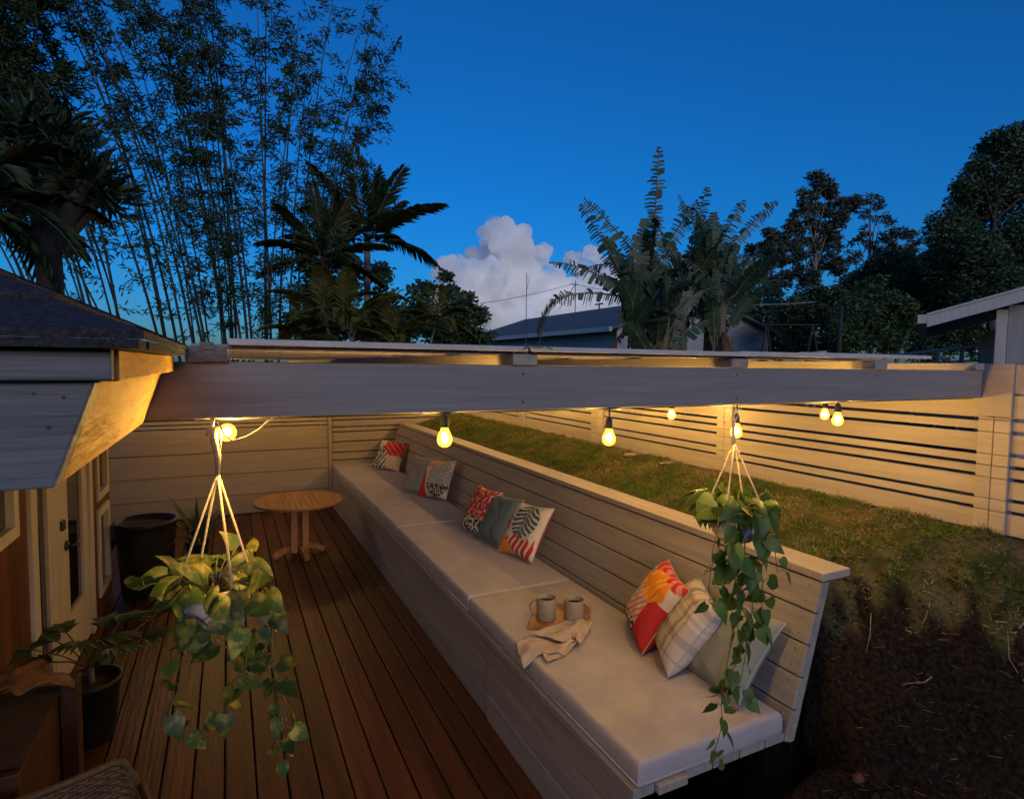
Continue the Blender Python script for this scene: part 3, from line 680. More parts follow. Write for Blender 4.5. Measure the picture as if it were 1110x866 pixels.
def hanging_plant(root, c, rim_r, pot_h, leafmat, seed, vines, crown, leaf_size, cord_top, rim_mat, tilt=(-1.0, .5)):
    rr = random.Random(seed); cx, cy, cz = c     # rim centre
    f_ = MB()
    prof = [(.0, -pot_h), (rim_r * .62, -pot_h), (rim_r * .78, -pot_h * .8), (rim_r * .95, -pot_h * .3), (rim_r, -.008), (rim_r * 1.05, -.006), (rim_r * 1.05, .004), (rim_r * .97, .004), (rim_r * .94, -.02)]
    f_.lathe(prof, c, 36); f_.build('pot', rim_mat, root, smooth=True)
    f_ = MB(); f_.lathe([(0, -.012), (rim_r * .95, -.014)], c, 24); f_.build('potting_soil', M['soil'], root)
    kn = Vector(cord_top)
    for k in range(4):
        a = k * PI / 2 + .45
        f_ = MB(); f_.tube([kn, Vector((cx + rim_r * 1.06 * math.cos(a), cy + rim_r * 1.06 * math.sin(a), cz + .004)), Vector((cx + rim_r * .72 * math.cos(a), cy + rim_r * .72 * math.sin(a), cz - pot_h * .95))], .0028, 6)
        f_.build('hanger_cord', M['rope'], root, smooth=True)
    # crown leaves on petioles
    lf = MB(); st = MB()
    for k in range(crown):
        a = rr.uniform(0, 2 * PI); rad = rim_r * rr.uniform(.3, 1.0); el = rr.uniform(-.1, .9)
        p0 = Vector((cx + rad * .4 * math.cos(a), cy + rad * .4 * math.sin(a), cz - .01))
        p1 = p0 + Vector((math.cos(a) * rad * 1.1, math.sin(a) * rad * 1.1, leaf_size * (.25 + .9 * el * rr.random())))
        st.tube([p0, (p0 + p1) / 2 + Vector((0, 0, .015)), p1], .0018, 5)
        d = Vector((math.cos(a + rr.uniform(-1.1, 1.1)), math.sin(a + rr.uniform(-1.1, 1.1)), rr.uniform(*tilt)))
        put_leaf(lf, p1, d, (rr.uniform(-.9, .9), -.5 + rr.uniform(-.8, .8), 1), leaf_size * rr.uniform(.6, 1.2), 0, rr.uniform(-.2, 1.6), rr.uniform(.7, 1))
    lf.build('foliage', leafmat, root, smooth=True); st.build('petioles', M['vine'], root, smooth=True)
    for pts, nl, ls in vines:
        vb = MB(); pts = [Vector(p) for p in pts]
        # smooth the vine
        sm_ = []
        for i in range(len(pts) - 1):
            for t in (0, .25, .5, .75):
                q_ = pts[i].lerp(pts[i + 1], t) + Vector((rr.uniform(-1, 1), rr.uniform(-1, 1), 0)) * .006
                sm_.append(q_)
        sm_.append(pts[-1])
        vb.tube(sm_, [.0026 - .0014 * i / len(sm_) for i in range(len(sm_))], 5, 1)
        for k in range(nl):
            t = (k + .6 * rr.random() + .25) / nl; q_ = sm_[min(len(sm_) - 1, int(t * len(sm_)))]
            a = rr.uniform(0, 2 * PI)
            off = Vector((math.cos(a), math.sin(a), .2)) * ls * rr.uniform(.15, .45)
            vb.tube([q_, q_ + off * .6 + Vector((0, 0, .01)), q_ + off], .0012, 4, 1)
            d = Vector((math.cos(a) * .55, math.sin(a) * .55, -1 + rr.uniform(-.1, .7)))
            up = Vector((-math.cos(a) * .2 + rr.uniform(-.7, .7), -.8 + rr.uniform(-.6, .6), .5))
            put_leaf(vb, q_ + off, d, up, ls * rr.uniform(.65, 1.1) * (1 - .25 * t), 0, rr.uniform(-.2, .8), rr.uniform(.75, 1.0))
        vb.build('vine', [leafmat, M['vine']], root, smooth=True)

YP = 1.62
pl = thing('hanging_plant', at_y(233, 455, YP), 'variegated pothos in a white pot hanging on a macrame cord at the left', 'hanging plant', 'hanging plants under the beam')
A = lambda px, py, Y=YP: at_y(px, py, Y)
rc = A(233, 632)
f_ = MB(); hk = A(232, 453)
f_.tube([hk, A(230, 462), A(226, 466), A(224, 472)], .0035, 7); f_.tube([A(224, 468), A(229, 464), A(237, 464), A(239, 470), A(238, 490)], .0035, 7)
f_.tube([A(233, 464), A(232, 475), A(236, 495), A(236, 514)], [.005, .010, .008, .005], 10)
f_.build('macrame_knot', M['rope'], pl, smooth=True)
lv = [([A(258, 640, YP - .1), A(262, 670, YP - .12), A(268, 705, YP - .13), A(262, 740, YP - .12)], 9, .08),
      ([A(285, 640, YP), A(296, 690, YP), A(298, 730, YP), A(312, 765, YP + .02), A(304, 800, YP), A(302, 824, YP)], 20, .08),
      ([A(215, 668, YP - .08), A(235, 690, YP - .08), A(268, 720, YP - .05), A(242, 750, YP), A(246, 778, YP)], 15, .08),
      ([A(205, 660, YP + .05), A(214, 700, YP + .05), A(186, 760, YP + .05), A(178, 778, YP + .05), A(198, 808, YP)], 10, .075),
      ([A(190, 640, YP - .05), A(168, 632, YP - .05), A(150, 640, YP - .06)], 2, .11)]
hanging_plant(pl, rc, .088, .105, M['pothos'], 3, lv, 42, .080, A(236, 512), M['potwhite'], (-.45, .8))

pr = thing('hanging_plant', at_y(798, 446, YP), 'green heart leaf vine trailing from a white pot over the near end of the bench', 'hanging plant', 'hanging plants under the beam')
rc = A(797, 553)
f_ = MB(); f_.tube([A(798, 443), A(800, 450), A(797, 456), A(793, 452), A(794, 462), A(796, 478)], .003, 7); f_.tube([A(796, 448), A(795, 470), A(796, 482)], [.003, .007, .004], 8)
f_.build('macrame_knot', M['rope'], pr, smooth=True)
rv = [([A(780, 560, YP - .08), A(772, 600, YP - .1), A(768, 640, YP - .1), A(772, 660, YP - .1)], 7, .10),
      ([A(805, 560, YP - .1), A(806, 620, YP - .12), A(796, 680, YP - .12), A(786, 740, YP - .12), A(780, 790, YP - .12), A(772, 830, YP - .1)], 22, .085),
      ([A(820, 560, YP - .08), A(822, 600, YP - .1), A(815, 660, YP - .1), A(806, 720, YP - .1), A(800, 770, YP - .1)], 20, .085),
      ([A(830, 560, YP - .02), A(840, 590, YP - .04), A(842, 620, YP - .04)], 6, .09),
      ([A(795, 570, YP - .12), A(800, 640, YP - .13), A(812, 680, YP - .13), A(790, 740, YP - .12), A(788, 765, YP - .12)], 18, .085),
      ([A(815, 560, YP - .1), A(826, 610, YP - .12), A(826, 650, YP - .12), A(822, 690, YP - .12)], 14, .095),
      ([A(800, 560, YP - .1), A(790, 600, YP - .13), A(800, 630, YP - .13)], 12, .10)]
hanging_plant(pr, rc, .105, .11, M['philo'], 11, rv, 60, .092, A(796, 480), M['potwhite'], (-1.6, .2))

# ------------------------------------------------------------------ pillows
PM = attr_mat('printed_cotton')
CR = (.62, .54, .47); TEAL = (.055, .12, .13); RED = (.50, .035, .03); PINK = (.62, .22, .20); ORG_ = (.78, .26, .03); YEL = (.78, .50, .10); BLK = (.03, .035, .035); GRY = (.30, .31, .31); LIN = (.44, .385, .335)
def monstera(u_, v_, cx, cy, rx, ry, rot):
    x_, y_ = u_ - cx, v_ - cy; c_, s_ = math.cos(rot), math.sin(rot); x_, y_ = (c_ * x_ + s_ * y_) / rx, (-s_ * x_ + c_ * y_) / ry
    r_ = math.hypot(x_, y_ * (1 + .12 * y_))
    if r_ > 1: return 0
    if abs(x_) < .035: return 2
    ang = y_ + .95 * abs(x_) - .55 * x_ * x_
    if abs((ang * 3.4) % 1 - .5) > .33 and abs(x_) > .14 * (1 + y_ * .2): return 2
    return 1
def pat_monstera(u_, v_):
    m_ = monstera(u_, v_, .56, .66, .33, .31, -.15)
    if m_ == 1: return TEAL
    if v_ < .36 - .12 * abs(u_ - .55) + .06 * math.sin(u_ * 34) and .08 < u_ < .97:
        if u_ < .5 and v_ < .17 + .1 * math.sin(u_ * 9): return ORG_
        f2 = math.sin((u_ * 1.0 + (.35 - v_) * .35) * 46)
        return RED if f2 > -.25 else CR
    if u_ < .22 and .36 < v_ < .66 and math.sin(v_ * 60 + u_ * 40) > 0: return RED
    return CR
def pat_palm(u_, v_):
    if v_ > .45 and u_ > .28 and v_ > .95 - (u_ - .28) * .9 - .25:
        return RED if math.sin((u_ * .7 + v_ * .8) * 42) > -.7 else PINK
    if u_ < .34 and v_ < .75 and mn.noise(Vector((u_ * 22, v_ * 22, 0))) > -.08: return GRY if mn.noise(Vector((u_ * 9, v_ * 9, 3))) > 0 else BLK
    if math.sin((u_ * 1.0 - v_ * .55) * 44) > .45 and v_ < .6: return YEL if u_ > .5 else BLK
    return CR
def pat_fern(u_, v_):
    if u_ < .32 - .3 * (v_ - .15) and v_ < .8: return RED
    if v_ > .78 and u_ < .6: return (.66, .34, .2)
    n_ = mn.noise(Vector((u_ * 26, v_ * 26, 2)))
    if math.hypot((u_ - .66) / .38, (v_ - .5) / .5) < 1: return (GRY if v_ > .35 else BLK) if n_ > -.12 else CR
    return CR
def pat_coral(u_, v_):
    n_ = mn.noise(Vector((u_ * 16, v_ * 16, 5)))
    if v_ < .35: return BLK if n_ > .0 else CR
    return RED if n_ > -.12 else (.62, .4, .36)
def pat_hibiscus(u_, v_):
    if math.hypot((u_ - .55) / .36, (v_ - .72) / .2) < 1 + .25 * mn.noise(Vector((u_ * 8, v_ * 8, 0))): return YEL if mn.noise(Vector((u_ * 14, v_ * 7, 9))) > .18 else ORG_
    if v_ > .86: return RED if math.sin((u_ + v_) * 40) > -.2 else PINK
    if u_ > .70 and v_ < .62: return RED
    if v_ < .2 and mn.noise(Vector((u_ * 16, v_ * 16, 1))) > 0: return BLK
    if u_ < .24: return GRY if mn.noise(Vector((u_ * 12, v_ * 12, 1))) > .0 else CR
    if .25 < u_ < .74: return PINK if math.sin((v_ - u_ * .9) * 56) > .0 else CR
    return CR
def pat_plaid(u_, v_):
    c_ = list((.50, .44, .395)); k = 1
    for p_, w_, d_ in ((.14, .03, .62), (.24, .012, .7), (.44, .05, .50), (.56, .014, .68), (.76, .03, .62), (.86, .012, .7)):
        if abs(u_ - p_) < w_: k *= d_
    for p_, w_, d_ in ((.18, .018, .76), (.40, .045, .74), (.62, .022, 1.25), (.72, .02, 1.25), (.84, .035, .72)):
        if abs(v_ - p_) < w_: k *= d_
    return tuple(x_ * k for x_ in c_)
def solid(c): return lambda u_, v_: c
def pillow(loc, normal, label, front, back, size=.45, thick=.13, roll=0, uptilt=None, crease=0):
    o = thing('throw_pillow', loc, label, 'pillow', 'throw pillows on the bench')
    nv_ = Vector(normal).normalized(); z_ = (Vector((0, 0, 1)) - nv_ * nv_.z).normalized(); x_ = z_.cross(nv_) * 1.0
    x_ = -(nv_.cross(z_)) if False else z_.cross(nv_)
    m3 = Matrix((x_, -nv_, z_)).transposed(); e_ = (m3 @ Matrix.Rotation(roll, 3, 'Y')).to_euler(); o.rotation_euler = e_
    n_ = 96; b_ = MB(); cols = []; sd_ = random.random() * 50
    for side in (0, 1):
        def fn(u_, v_):
            a, c = 2 * u_ - 1, 2 * v_ - 1
            pin = 1 - .055 * (1 - abs(c)) * 1.6 * abs(a) if True else 1
            ex = 1 - .09 * abs(a) ** 3 * (1 - c * c); ey = 1 - .09 * abs(c) ** 3 * (1 - a * a)
            th = thick * .5 * (max(0, (1 - a ** 4)) * max(0, (1 - c ** 4))) ** .62
            wr = .005 * mn.noise(Vector((a * 3 + sd_, c * 3, side))) * (1 - a * a) + .0035 * math.sin(6 * math.atan2(c, a) + sd_) * max(abs(a), abs(c)) ** 2 * (1 - max(abs(a), abs(c)))
            th += wr * 2 - crease * max(0, 1 - abs(a) * 3) * max(0, c) * .03
            return (a * size / 2 * ex, (-1 if side == 0 else 1) * max(th, .0), (c * ey + 1) * size / 2)
        b_.grid(fn, n_, n_)
        f_ = front if side == 0 else back
        for i in range(n_ + 1):
            for j in range(n_ + 1):
                    uu, vv = i / n_, j / n_; wq = Vector((uu * 7 + sd_, vv * 7, 0)); cols.append(f_(uu + .018 * mn.noise(wq), vv + .018 * mn.noise(wq + Vector((9, 9, 9)))))
    body = b_.build('cover', PM, o, smooth=True, world=False)
    at_ = body.data.color_attributes.new('pattern', 'FLOAT_COLOR', 'POINT')
    at_.data.foreach_set('color', [q_ for c_ in cols for q_ in (c_[0], c_[1], c_[2], 1)])
    f_ = MB(); t_ = [fn(k / 24, 0) for k in range(25)] + [fn(1, k / 24) for k in range(1, 25)] + [fn(1 - k / 24, 1) for k in range(1, 25)] + [fn(0, 1 - k / 24) for k in range(1, 25)]
    f_.tube(t_, .0035, 6); f_.build('piping', M['cushion'] if back is not None else PM, o, smooth=True, world=False)
    return o
ZC = .652
def pil(px, py, *a, **k):
    p = at_z(px, py, ZC); return pillow((p.x, p.y, p.z), *a, **k)
pillow((2.012, 8.295, .668), (-.574, -.605, .552), 'red and grey palm print pillow farthest down the bench', pat_palm, solid(CR), size=.46, roll=.073)
pillow((1.965, 6.62, .662), (-.85, -.34, .40), 'plain grey pillow mostly hidden behind the black and white fern print one', solid((.27, .265, .26)), solid((.27, .265, .26)), size=.46, roll=-.02)
pillow((2.071, 6.313, .668), (-.821, -.368, .437), 'fern print pillow with a red corner, standing under a glowing bulb', pat_fern, solid(CR), size=.46, roll=-.079)
pillow((1.96, 4.84, .660), (-.86, -.06, .46), 'red and black coral print pillow at the back of the middle three', pat_coral, solid(CR), size=.45, roll=-.03)
pillow((1.985, 4.50, .662), (-.85, -.10, .49), 'plain dusty teal pillow between two printed ones', solid((.115, .155, .165)), solid((.115, .155, .165)), size=.45, roll=-.05)
pillow((2.039, 4.112, .664), (-.835, -.135, .534), 'white pillow with a big green monstera leaf above red fronds', pat_monstera, solid((.45, .1, .08)), size=.46, roll=-.064)
pillow((2.06, 2.606, .668), (-.758, .344, .554), 'orange hibiscus print pillow with pink stripes, nearest the mugs', pat_hibiscus, pat_hibiscus, size=.44, thick=.18, crease=1, roll=.063)
pillow((2.042, 2.357, .664), (-.715, .404, .571), 'beige plaid pillow between the orange print one and the sage one', pat_plaid, pat_plaid, size=.44, thick=.18, roll=.013)
pillow((2.07, 2.05, .660), (-.78, .10, .60), 'plain sage green pillow behind the trailing green vine', solid((.23, .26, .235)), solid((.23, .26, .235)), size=.44, thick=.14, roll=-.03)

# ------------------------------------------------------------------ mugs, board, napkin
def mug(px, py, ang, label, z0):
    p = at_z(px, py, z0); o = thing('coffee_mug', p, label, 'mug', 'speckled mugs on the wooden board', (0, 0, ang)); o.scale = (1.3, 1.3, 1.2)
    f_ = MB(); f_.lathe([(0, 0), (.041, 0), (.045, .006), (.046, .05), (.0465, .108), (.045, .111), (.0425, .108), (.042, .05), (.040, .012), (0, .010)], n=40); f_.build('cup', M['ceramic'], o, smooth=True, world=False)
    f_ = MB(); f_.tube([(.043 + .033 * math.sin(t), 0, .058 + .036 * math.cos(t)) for t in np.linspace(.15, PI - .15, 12)], .0055, 8); f_.build('handle', M['ceramic'], o, smooth=True, world=False)
    f_ = MB(); f_.lathe([(0, .085), (.0418, .085)], n=30); f_.build('coffee', M['soil'], o, smooth=True, world=False)
tz = .668
c0, c1, c2, c3 = [at_z(x_, y_, .655) for x_, y_ in ((572, 682), (582, 655), (640, 656), (640, 684))]
f_ = MB(); f_.hexa([c0, c3, c2, c1] + [p + Vector((0, 0, .012)) for p in (c0, c3, c2, c1)])
tag(f_.build('serving_board', M['teak'], bevel=.003), 'small wooden serving board on the near seat cushion under two mugs', 'board')
mug(592, 670, R(150), 'left speckled beige mug on the wooden board, handle to the left', tz)
mug(622, 672, R(-38), 'right speckled beige mug beside the folded napkin, handle to the right', tz)
nap = thing('linen_napkin', at_z(600, 695, .66), 'crumpled pale linen napkin lying half over the wooden board', 'napkin')
S = lambda cx_, cy_, z: at_z(540 + cx_ * .1155, 630 + cy_ * .1155, z)
def patch(corners, z, amp, seed, n=26):
    P = [S(cx_, cy_, .66) for cx_, cy_ in corners]; f_ = MB()
    def fn(u_, v_):
        p = (P[0] * (1 - u_) + P[1] * u_) * (1 - v_) + (P[3] * (1 - u_) + P[2] * u_) * v_
        h = z + amp * (.6 + .9 * mn.noise(Vector((u_ * 2.6 + seed, v_ * 3.4, seed)))) + amp * .35 * math.sin(v_ * 9 + u_ * 3 + seed)
        e_ = .006 * mn.noise(Vector((u_ * 4, v_ * 4, seed + 3)))
        x_ = p.x + e_; y_ = p.y + e_
        zz = max(.656 if x_ > 1.425 else .60, .655 + h)
        if x_ < 1.44: zz = .652 + h - max(0, (1.44 - x_)) * .5
        return (x_, y_, zz)
    f_.grid(fn, n, n); return f_
for cn, z, am, sd_ in (([(300, 525), (755, 352), (800, 600), (600, 600)], .022, .010, 1.3), ([(740, 352), (890, 428), (770, 640), (690, 560)], .026, .012, 4.1),
                       ([(165, 570), (330, 540), (620, 600), (235, 755)], .006, .012, 7.7), ([(400, 690), (650, 580), (740, 600), (640, 700)], .012, .012, 9.2), ([(410, 690), (600, 600), (640, 690), (465, 762)], .004, .007, 12.5)):
    o = patch(cn, z, am, sd_).build('fold', M['linen'], nap, smooth=True); sm = o.modifiers.new('thickness', 'SOLIDIFY'); sm.thickness = .003

# ------------------------------------------------------------------ round table
tbx, tby = .70, 6.93
tab = thing('round_table', (tbx, tby, 0), 'small round slatted teak table on the deck beside the bench end', 'table')
f_ = MB(); rT = .475
for k in range(-8, 8):
    xa = k * .058 + .0015; xb = xa + .054
    def yl(xq): return math.sqrt(max(0, (rT - .02) ** 2 - xq * xq))
    xi = max(abs(xa), abs(xb))
    if xi > rT - .03: continue
    h1, h2 = yl(xa), yl(xb)
    f_.hexa([(tbx + xa, tby - h1, .622), (tbx + xb, tby - h2, .622), (tbx + xb, tby + h2, .622), (tbx + xa, tby + h1, .622), (tbx + xa, tby - h1, .646), (tbx + xb, tby - h2, .646), (tbx + xb, tby + h2, .646), (tbx + xa, tby + h1, .646)])
f_.lathe([(rT - .06, .620), (rT, .620), (rT + .004, .634), (rT, .648), (rT - .06, .648), (rT - .06, .620)], (tbx, tby, 0), 56)
f_.box(tbx - rT + .05, tbx + rT - .05, tby - .05, tby + .05, .6215, .6473)
f_.build('table_top', M['teak'], tab)
f_ = MB()
for sx_, sy_ in ((-.06, -.06), (.06, -.06), (-.06, .06), (.06, .06)): f_.box(tbx + sx_ - .035, tbx + sx_ + .035, tby + sy_ - .03, tby + sy_ + .03, .06, .60)
f_.box(tbx - .25, tbx + .25, tby - .03, tby + .03, .585, .619); f_.box(tbx - .03, tbx + .03, tby - .25, tby + .25, .587, .6185)
f_.build('pedestal', M['teak'], tab, bevel=.004)
for a in (.2, .2 + PI / 2, .2 + PI, .2 - PI / 2):
    f_ = MB(); P = [(tbx + math.cos(a) * r_, tby + math.sin(a) * r_, z) for r_, z in ((.05, .10), (.14, .095), (.22, .065), (.28, .03))]
    for i in range(3): f_.bar(P[i], P[i + 1], .055, .055)
    f_.build('foot', M['teak'], tab, bevel=.004)

# ------------------------------------------------------------------ pots on the left
p1 = thing('planter_pot', (-.72, 6.40, 0), 'large round black planter pot with bare soil at the house corner', 'planter')
f_ = MB(); f_.lathe([(0, 0), (.19, 0), (.21, .02), (.245, .60), (.25, .66), (.266, .665), (.266, .70), (.24, .70), (.23, .62)], (-.72, 6.40, 0), 40); f_.build('pot', M['black'], p1, smooth=True)
f_ = MB(); f_.lathe([(0, .655), (.15, .66), (.232, .64)], (-.72, 6.40, 0), 30); f_.build('potting_soil', M['soil'], p1, smooth=True)
p2 = thing('potted_bromeliad', (-.31, 6.66, 0), 'dark spiky leaved bromeliad standing behind the large black planter', 'potted plant')
f_ = MB(); f_.lathe([(0, 0), (.08, 0), (.105, .34), (.115, .35), (.115, .38), (.10, .38), (.097, .33), (0, .33)], (-.31, 6.66, 0), 28); f_.build('pot', M['black'], p2, smooth=True)
def strap(mb, base, d, ln, w_, bend, n=6):
    d = Vector(d).normalized(); hz = Vector((d.x, d.y, 0)); hz = hz.normalized() if hz.length > 1e-3 else Vector((1, 0, 0)); sd_ = hz.cross(Vector((0, 0, 1)))
    vs = []; p = Vector(base); dr = d.copy()
    for i in range(n + 1):
        t = i / n; ww = w_ * (1 - t ** 2.2) * (.55 + .45 * min(1, t * 4))
        vs += [p - sd_ * ww / 2 + Vector((0, 0, ww * .15)), p, p + sd_ * ww / 2 + Vector((0, 0, ww * .15))]
        p = p + dr * ln / n; dr = (dr + hz * bend / n * .5 - Vector((0, 0, bend / n))).normalized()
    fs = []
    for i in range(n):
        for j in range(2): fs.append((i * 3 + j, i * 3 + j + 1, i * 3 + j + 4, i * 3 + j + 3))
    mb.add(vs, fs)
f_ = MB(); rr = random.Random(3)
for k in range(26):
    a = k * 2.4; strap(f_, (-.31, 6.66, .35), (math.cos(a) * .5, math.sin(a) * .5, rr.uniform(.3, 1.3)), rr.uniform(.4, .62), .05, rr.uniform(.5, 1.3))
f_.build('foliage', M['potleaf'], p2, smooth=True)
p3 = thing('potted_fan_palm', (-.745, 4.0, 0), 'small fan palm in a black pot on the deck by the white door', 'potted plant')
f_ = MB(); f_.lathe([(0, 0), (.105, 0), (.115, .02), (.148, .33), (.158, .335), (.158, .365), (.143, .365), (.138, .32)], (-.745, 4.0, 0), 36); f_.build('pot', M['black'], p3, smooth=True)
f_ = MB(); f_.lathe([(0, .335), (.14, .325)], (-.745, 4.0, 0), 30); f_.build('potting_soil', M['soil'], p3)
f_ = MB(); f_.tube([(-.745, 4.0, .33), (-.74, 4.0, .45)], [.022, .014], 8); f_.build('stem', M['paletrunk'], p3, smooth=True)
lf = MB(); ps = MB(); rr = random.Random(8)
for k in range(11):
    a = k * 2.399 + .4; el = rr.uniform(.35, 1.2); ln = rr.uniform(.2, .42)
    tip = Vector((-.742 + math.cos(a) * ln * math.cos(el), 4.0 + math.sin(a) * ln * math.cos(el), .42 + ln * math.sin(el)))
    if tip.x < -.97: tip.x = -.97
    ps.tube([(-.742, 4.0, .42), (Vector((-.742, 4.0, .42)) + tip) / 2 + Vector((0, 0, .02)), tip], .004, 5)
    hd = Vector((math.cos(a), math.sin(a), .1)).normalized(); sdv = hd.cross(Vector((0, 0, 1))).normalized()
    for j in range(9):
        b_ = (j - 4) * .24; d = hd * math.cos(b_) + sdv * math.sin(b_) + Vector((0, 0, .25 * math.cos(b_)))
        strap(lf, tip, d, rr.uniform(.15, .22), .045, .8, 4)
lf.build('foliage', M['potleaf'], p3, smooth=True); ps.build('petioles', M['vine'], p3, smooth=True)
bx = thing('planter_box', (-.8, 2.8, 0), 'shade-darkened red wood planter box with a square corner post by the house', 'planter')
f_ = MB()
for k in range(5): f_.box(-1.0, -.665, 2.45, 3.05, .02 + k * .155, .165 + k * .155)
f_.build('box_sides', M['shaded_redwood'], bx, bevel=.004)
f_ = MB(); f_.box(-.66, -.60, 2.96, 3.05, 0, .84); f_.build('corner_post', M['shaded_redwood'], bx, bevel=.004)
f_ = MB(); f_.box(-1.0, -.662, 2.47, 3.03, .801, .812); f_.build('potting_soil', M['soil'], bx)
f_ = MB()
def dl(u_, v_):
    y_ = v_ - .5; w_ = .12 * math.sin(PI * u_ ** .7) + .002
    lobes = 1 + .35 * math.sin(u_ * 15)
    return (-.90 + .30 * u_, 2.93 + y_ * 2 * w_ * lobes, .865 + .05 * math.sin(u_ * 3) + .10 * y_ * y_ - .05 * u_ + .015 * mn.noise(Vector((u_ * 5, v_ * 5, 2))))
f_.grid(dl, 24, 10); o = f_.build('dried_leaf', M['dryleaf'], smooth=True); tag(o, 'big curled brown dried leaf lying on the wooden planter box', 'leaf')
sm = o.modifiers.new('thickness', 'SOLIDIFY'); sm.thickness = .002

# wicker chair, only the top of its back in view
ch = thing('wicker_chair', (-.47, 2.1, 0), 'brown wicker chair at the bottom left, only its rounded back showing', 'chair')
ch.rotation_euler = (0, 0, R(18))
f_ = MB(); rr = random.Random(2)
def backpt(u_, v_):       # u across, v up ; back plane at local y=.24
    x_ = (u_ - .5) * .50; top = .76 - .55 * max(0, abs(u_ - .5) - .36) ** 2 * 12
    return Vector((x_, .22 + .05 * v_ + .10 * (u_ - .5) ** 2, .40 + (top - .40) * v_))
for k in range(30):
    v_ = (k + .5) / 30
    f_.tube([backpt(u_, v_) + Vector((0, .006 * (1 if (i + k) % 2 else -1), 0)) for i, u_ in enumerate(np.linspace(0, 1, 22))], .0075, 5)
for k in range(22): f_.tube([backpt(k / 21, v_) for v_ in np.linspace(0, 1, 9)], .005, 5)
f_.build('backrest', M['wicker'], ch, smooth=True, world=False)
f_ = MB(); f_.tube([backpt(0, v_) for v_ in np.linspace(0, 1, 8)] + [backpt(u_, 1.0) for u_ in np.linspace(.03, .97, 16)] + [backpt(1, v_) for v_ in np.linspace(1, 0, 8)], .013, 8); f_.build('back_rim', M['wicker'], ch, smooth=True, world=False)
f_ = MB()
for k in range(26): f_.tube([(-.25 + .02 * k, -.24, .40), (-.25 + .02 * k, 0, .405 - .006 * (k % 2)), (-.25 + .02 * k, .22, .40)], .009, 5)
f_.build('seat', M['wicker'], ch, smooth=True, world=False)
for sx_ in (-.25, .25):
    for sy_ in (-.23, .23):
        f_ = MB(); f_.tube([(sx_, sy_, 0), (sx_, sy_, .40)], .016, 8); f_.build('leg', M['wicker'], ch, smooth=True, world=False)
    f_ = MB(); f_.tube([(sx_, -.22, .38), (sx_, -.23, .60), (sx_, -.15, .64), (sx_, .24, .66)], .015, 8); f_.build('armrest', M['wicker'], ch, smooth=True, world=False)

# ------------------------------------------------------------------ vegetation
def bez(p0, p1, p2, n):
    t = np.linspace(0, 1, n)[:, None]; return (1 - t) ** 2 * np.array(p0) + 2 * t * (1 - t) * np.array(p1) + t * t * np.array(p2)

def bamboo(base, n, spread, lean, hgt, leafn, label, seed, lsz=.17, lo=.28, bend=1.0, dens_top=1.0):
    rr = random.Random(seed); o = thing('bamboo_clump', base, label, 'bamboo', 'bamboo clumps beyond the board wall')
    bx_, by_, bz_ = base; LC = []; LD = []
    for k in range(n):
        a = rr.uniform(0, 2 * PI); r_ = spread * math.sqrt(rr.random())
        b0 = np.array([bx_ + r_ * math.cos(a), by_ + .6 * r_ * math.sin(a), bz_])
        fx = (b0[0] - bx_) / spread
        ln = hgt * rr.uniform(.75, 1.1)
        tx = lean[0] + fx * lean[1] + rr.uniform(-.6, .6)
        mid = b0 + np.array([tx * .25, rr.uniform(-.2, .2), ln * .6]); end = b0 + np.array([tx * bend, rr.uniform(-.8, .5), ln * rr.uniform(.92, 1.0)])
        P = bez(b0, mid, end, 14)
        f_ = MB(); rad0 = rr.uniform(.014, .03)
        f_.tube([Vector(p) for p in P], [rad0 * (1 - .8 * i / 13) for i in range(14)], 6)
        f_.build('culm', M['culm'], o, smooth=True)
        m_ = int(leafn * rr.uniform(.6, 1.4)); nodes = 26
        for q in range(nodes):
            t = lo + (1 - lo) * ((q + rr.random()) / nodes); p = P[min(13, int(t * 13))] * (1 - (t * 13) % 1) + P[min(13, int(t * 13) + 1)] * ((t * 13) % 1)
            a = rr.uniform(0, 2 * PI); tl = rr.uniform(.25, 1.0) * (1.1 - .5 * t)
            td = np.array([math.cos(a), math.sin(a), rr.uniform(-.1, .7)]); tl_n = max(2, int(m_ / nodes * (.5 + 1.0 * t * dens_top)))
            s_ = RNG.uniform(.15, 1, tl_n)[:, None]
            pos = p + td * tl * s_ - np.array([0, 0, .25]) * (tl * s_) ** 2 + RNG.normal(0, .05, (tl_n, 3))
            LC.append(pos); dv = nrm(td + RNG.normal(0, .7, (tl_n, 3))); dv[:, 2] -= .35; LD.append(dv)
    c = np.concatenate(LC); d = np.concatenate(LD)
    quads_obj('foliage', leaves(c, d, rdir(len(c)), RNG.uniform(.6, 1.3, len(c)) * lsz, lsz * RNG.uniform(.13, .22, len(c))), M['bambooleaf'], o, per=6)
    return o
bamboo((-.45, 12.0, .5), 20, .95, (-1.7, 1.0), 9.8, 720, 'tall bamboo clump leaning left above the dark shingle roof', 1, bend=1.3, lsz=.135, lo=.25)
bamboo((.75, 12.2, .5), 19, .8, (.25, 1.3), 10.0, 720, 'tall open bamboo clump leaning right beside the palms', 2, bend=1.3, lo=.22, lsz=.135)
bamboo((-2.0, 11.2, .5), 14, .8, (-1.9, .8), 7.6, 1100, 'dense drooping bamboo clump at the upper left edge', 4, bend=1.2, lo=.5, dens_top=1.5, lsz=.16)

